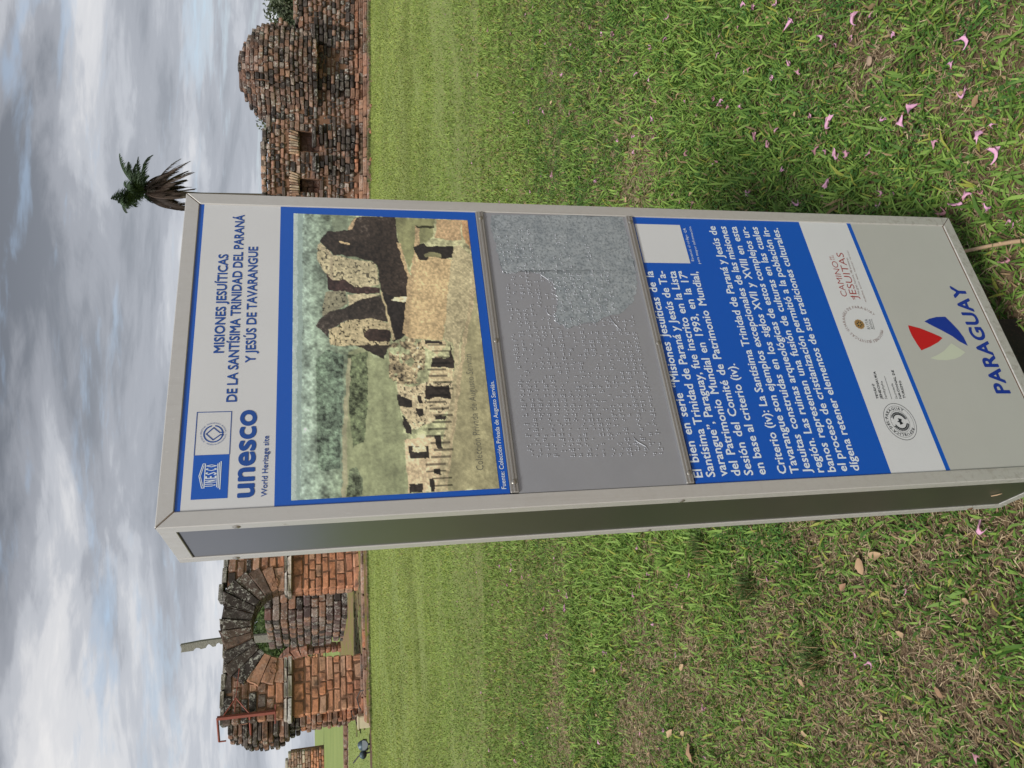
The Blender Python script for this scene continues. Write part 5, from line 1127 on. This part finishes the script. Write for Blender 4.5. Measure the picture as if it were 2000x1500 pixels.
for k in range(150):
    y = rb.uniform(1.3, 9); x = rb.uniform(.0, .62)*y + .25 if rb.random() < .62 else -rb.uniform(.15, .6)*y - .25
    place_blossom(x, y, 'wilted pink trumpet blossom fallen on the grass', rb.uniform(.45, .8))
# dry leaves
m = Mat('dry leaf'); oi = m.n('ShaderNodeObjectInfo'); m.set('Base Color', m.mix(oi.outputs['Random'], m.mix(m.noise(90, 4, .6, 0, m.coord()), (.24, .13, .075), (.36, .21, .12)), (.46, .33, .19))).set('Roughness', .75); DLEAF = m.m
def dry_leaf(x, y, s, label, seed, group=None):
    r = random.Random(seed); bm = bmesh.new(); rows = []
    for k in range(7):
        f = k/6; w = math.sin(math.pi*min(1, f*.92+.06))**.8*.30*r.uniform(.85, 1.1); cup = r.uniform(.10, .30)
        rows.append([bm.verts.new(((f-.5), a*w + .05*math.sin(f*5), cup*abs(a)*w*2+.08*math.sin(f*3+seed)+r.uniform(-.02, .02))) for a in (-1, -.5, 0, .5, 1)])
    for a, b in zip(rows, rows[1:]):
        for i in range(4): bm.faces.new((a[i], a[i+1], b[i+1], b[i]))
    o = bm_obj('dry_leaf', bm, DLEAF, None, True); o.scale = (s, s, s); o.location = (x, y, .022); o.rotation_euler = (r.uniform(-.3, .3), r.uniform(-.3, .3), r.uniform(0, 6.3)); meta(o, label, 'dead leaf', group)
LL = ['large peach coloured dead leaf on the grass right of the sign', 'pale curled dead leaf at the far left of the near lawn', 'brown dead leaf beside the pale curled one', 'oval tan leaf in the grass left of the sign', 'faded dead leaf further up the left lawn', 'grey brown leaf lying in the bare hollow left of the sign', 'ragged brown leaf touching the bare hollow left of the sign']
for k, ((x, y), lb) in enumerate(zip(LEAVES, LL)): dry_leaf(x, y, (.06, .075, .05, .035, .04, .038, .045)[k], lb, k)
for k in range(60):
    y = rb.uniform(1.25, 5); x = rb.uniform(.0, .6)*y + .3 if rb.random() < .55 else -rb.uniform(.12, .6)*y - .25
    dry_leaf(x, y, rb.uniform(.016, .034), 'small shrivelled brown leaf among the grass blades', 20+k, 'small dead leaves scattered in the lawn')
# twig
m = Mat('bare twig wood'); m.set('Base Color', m.mix(m.noise(60, 4, .6, 0, m.coord()), (.34, .22, .13), (.52, .38, .24))).set('Roughness', .7); TWIG = m.m
bm = bmesh.new(); bm_tube(bm, [(.272, 1.44, .018), (.290, 1.40, .024), (.290, 1.33, .028), (.288, 1.27, .030), (.280, 1.18, .03)], [.0030, .0038, .0042, .0046, .0046], 9)
bm_tube(bm, [(.289, 1.30, .030), (.292, 1.296, .036)], [.0030, .0022], 6); o = bm_obj('twig', bm, TWIG, None, True); meta(o, 'pale bare twig lying in the grass at the foot of the sign', 'twig')
# pebble and straw by it
m = Mat('pebble'); m.set('Base Color', (.34, .25, .18)).set('Roughness', .9); PEB = m.m
bm = bmesh.new(); bmesh.ops.create_icosphere(bm, subdivisions=2, radius=1)
for v in bm.verts: v.co = Vector((v.co.x*.014, v.co.y*.010, v.co.z*.005+.010))
o = bm_obj('pebble', bm, PEB, None, True); o.location = (.845, 1.70, .008); meta(o, 'flat tan pebble in the dry straw patch on the right', 'pebble')
# faint seeds stuck on the sign: tiny twig on the side panel, insect remains on the frame
bm = bmesh.new(); bm_tube(bm, [(-.0004, .090, SH-1.405), (-.0012, .083, SH-1.411), (-.0006, .078, SH-1.418)], .0011, 5); o = bm_obj('dry_stem', bm, TWIG, sign, True)
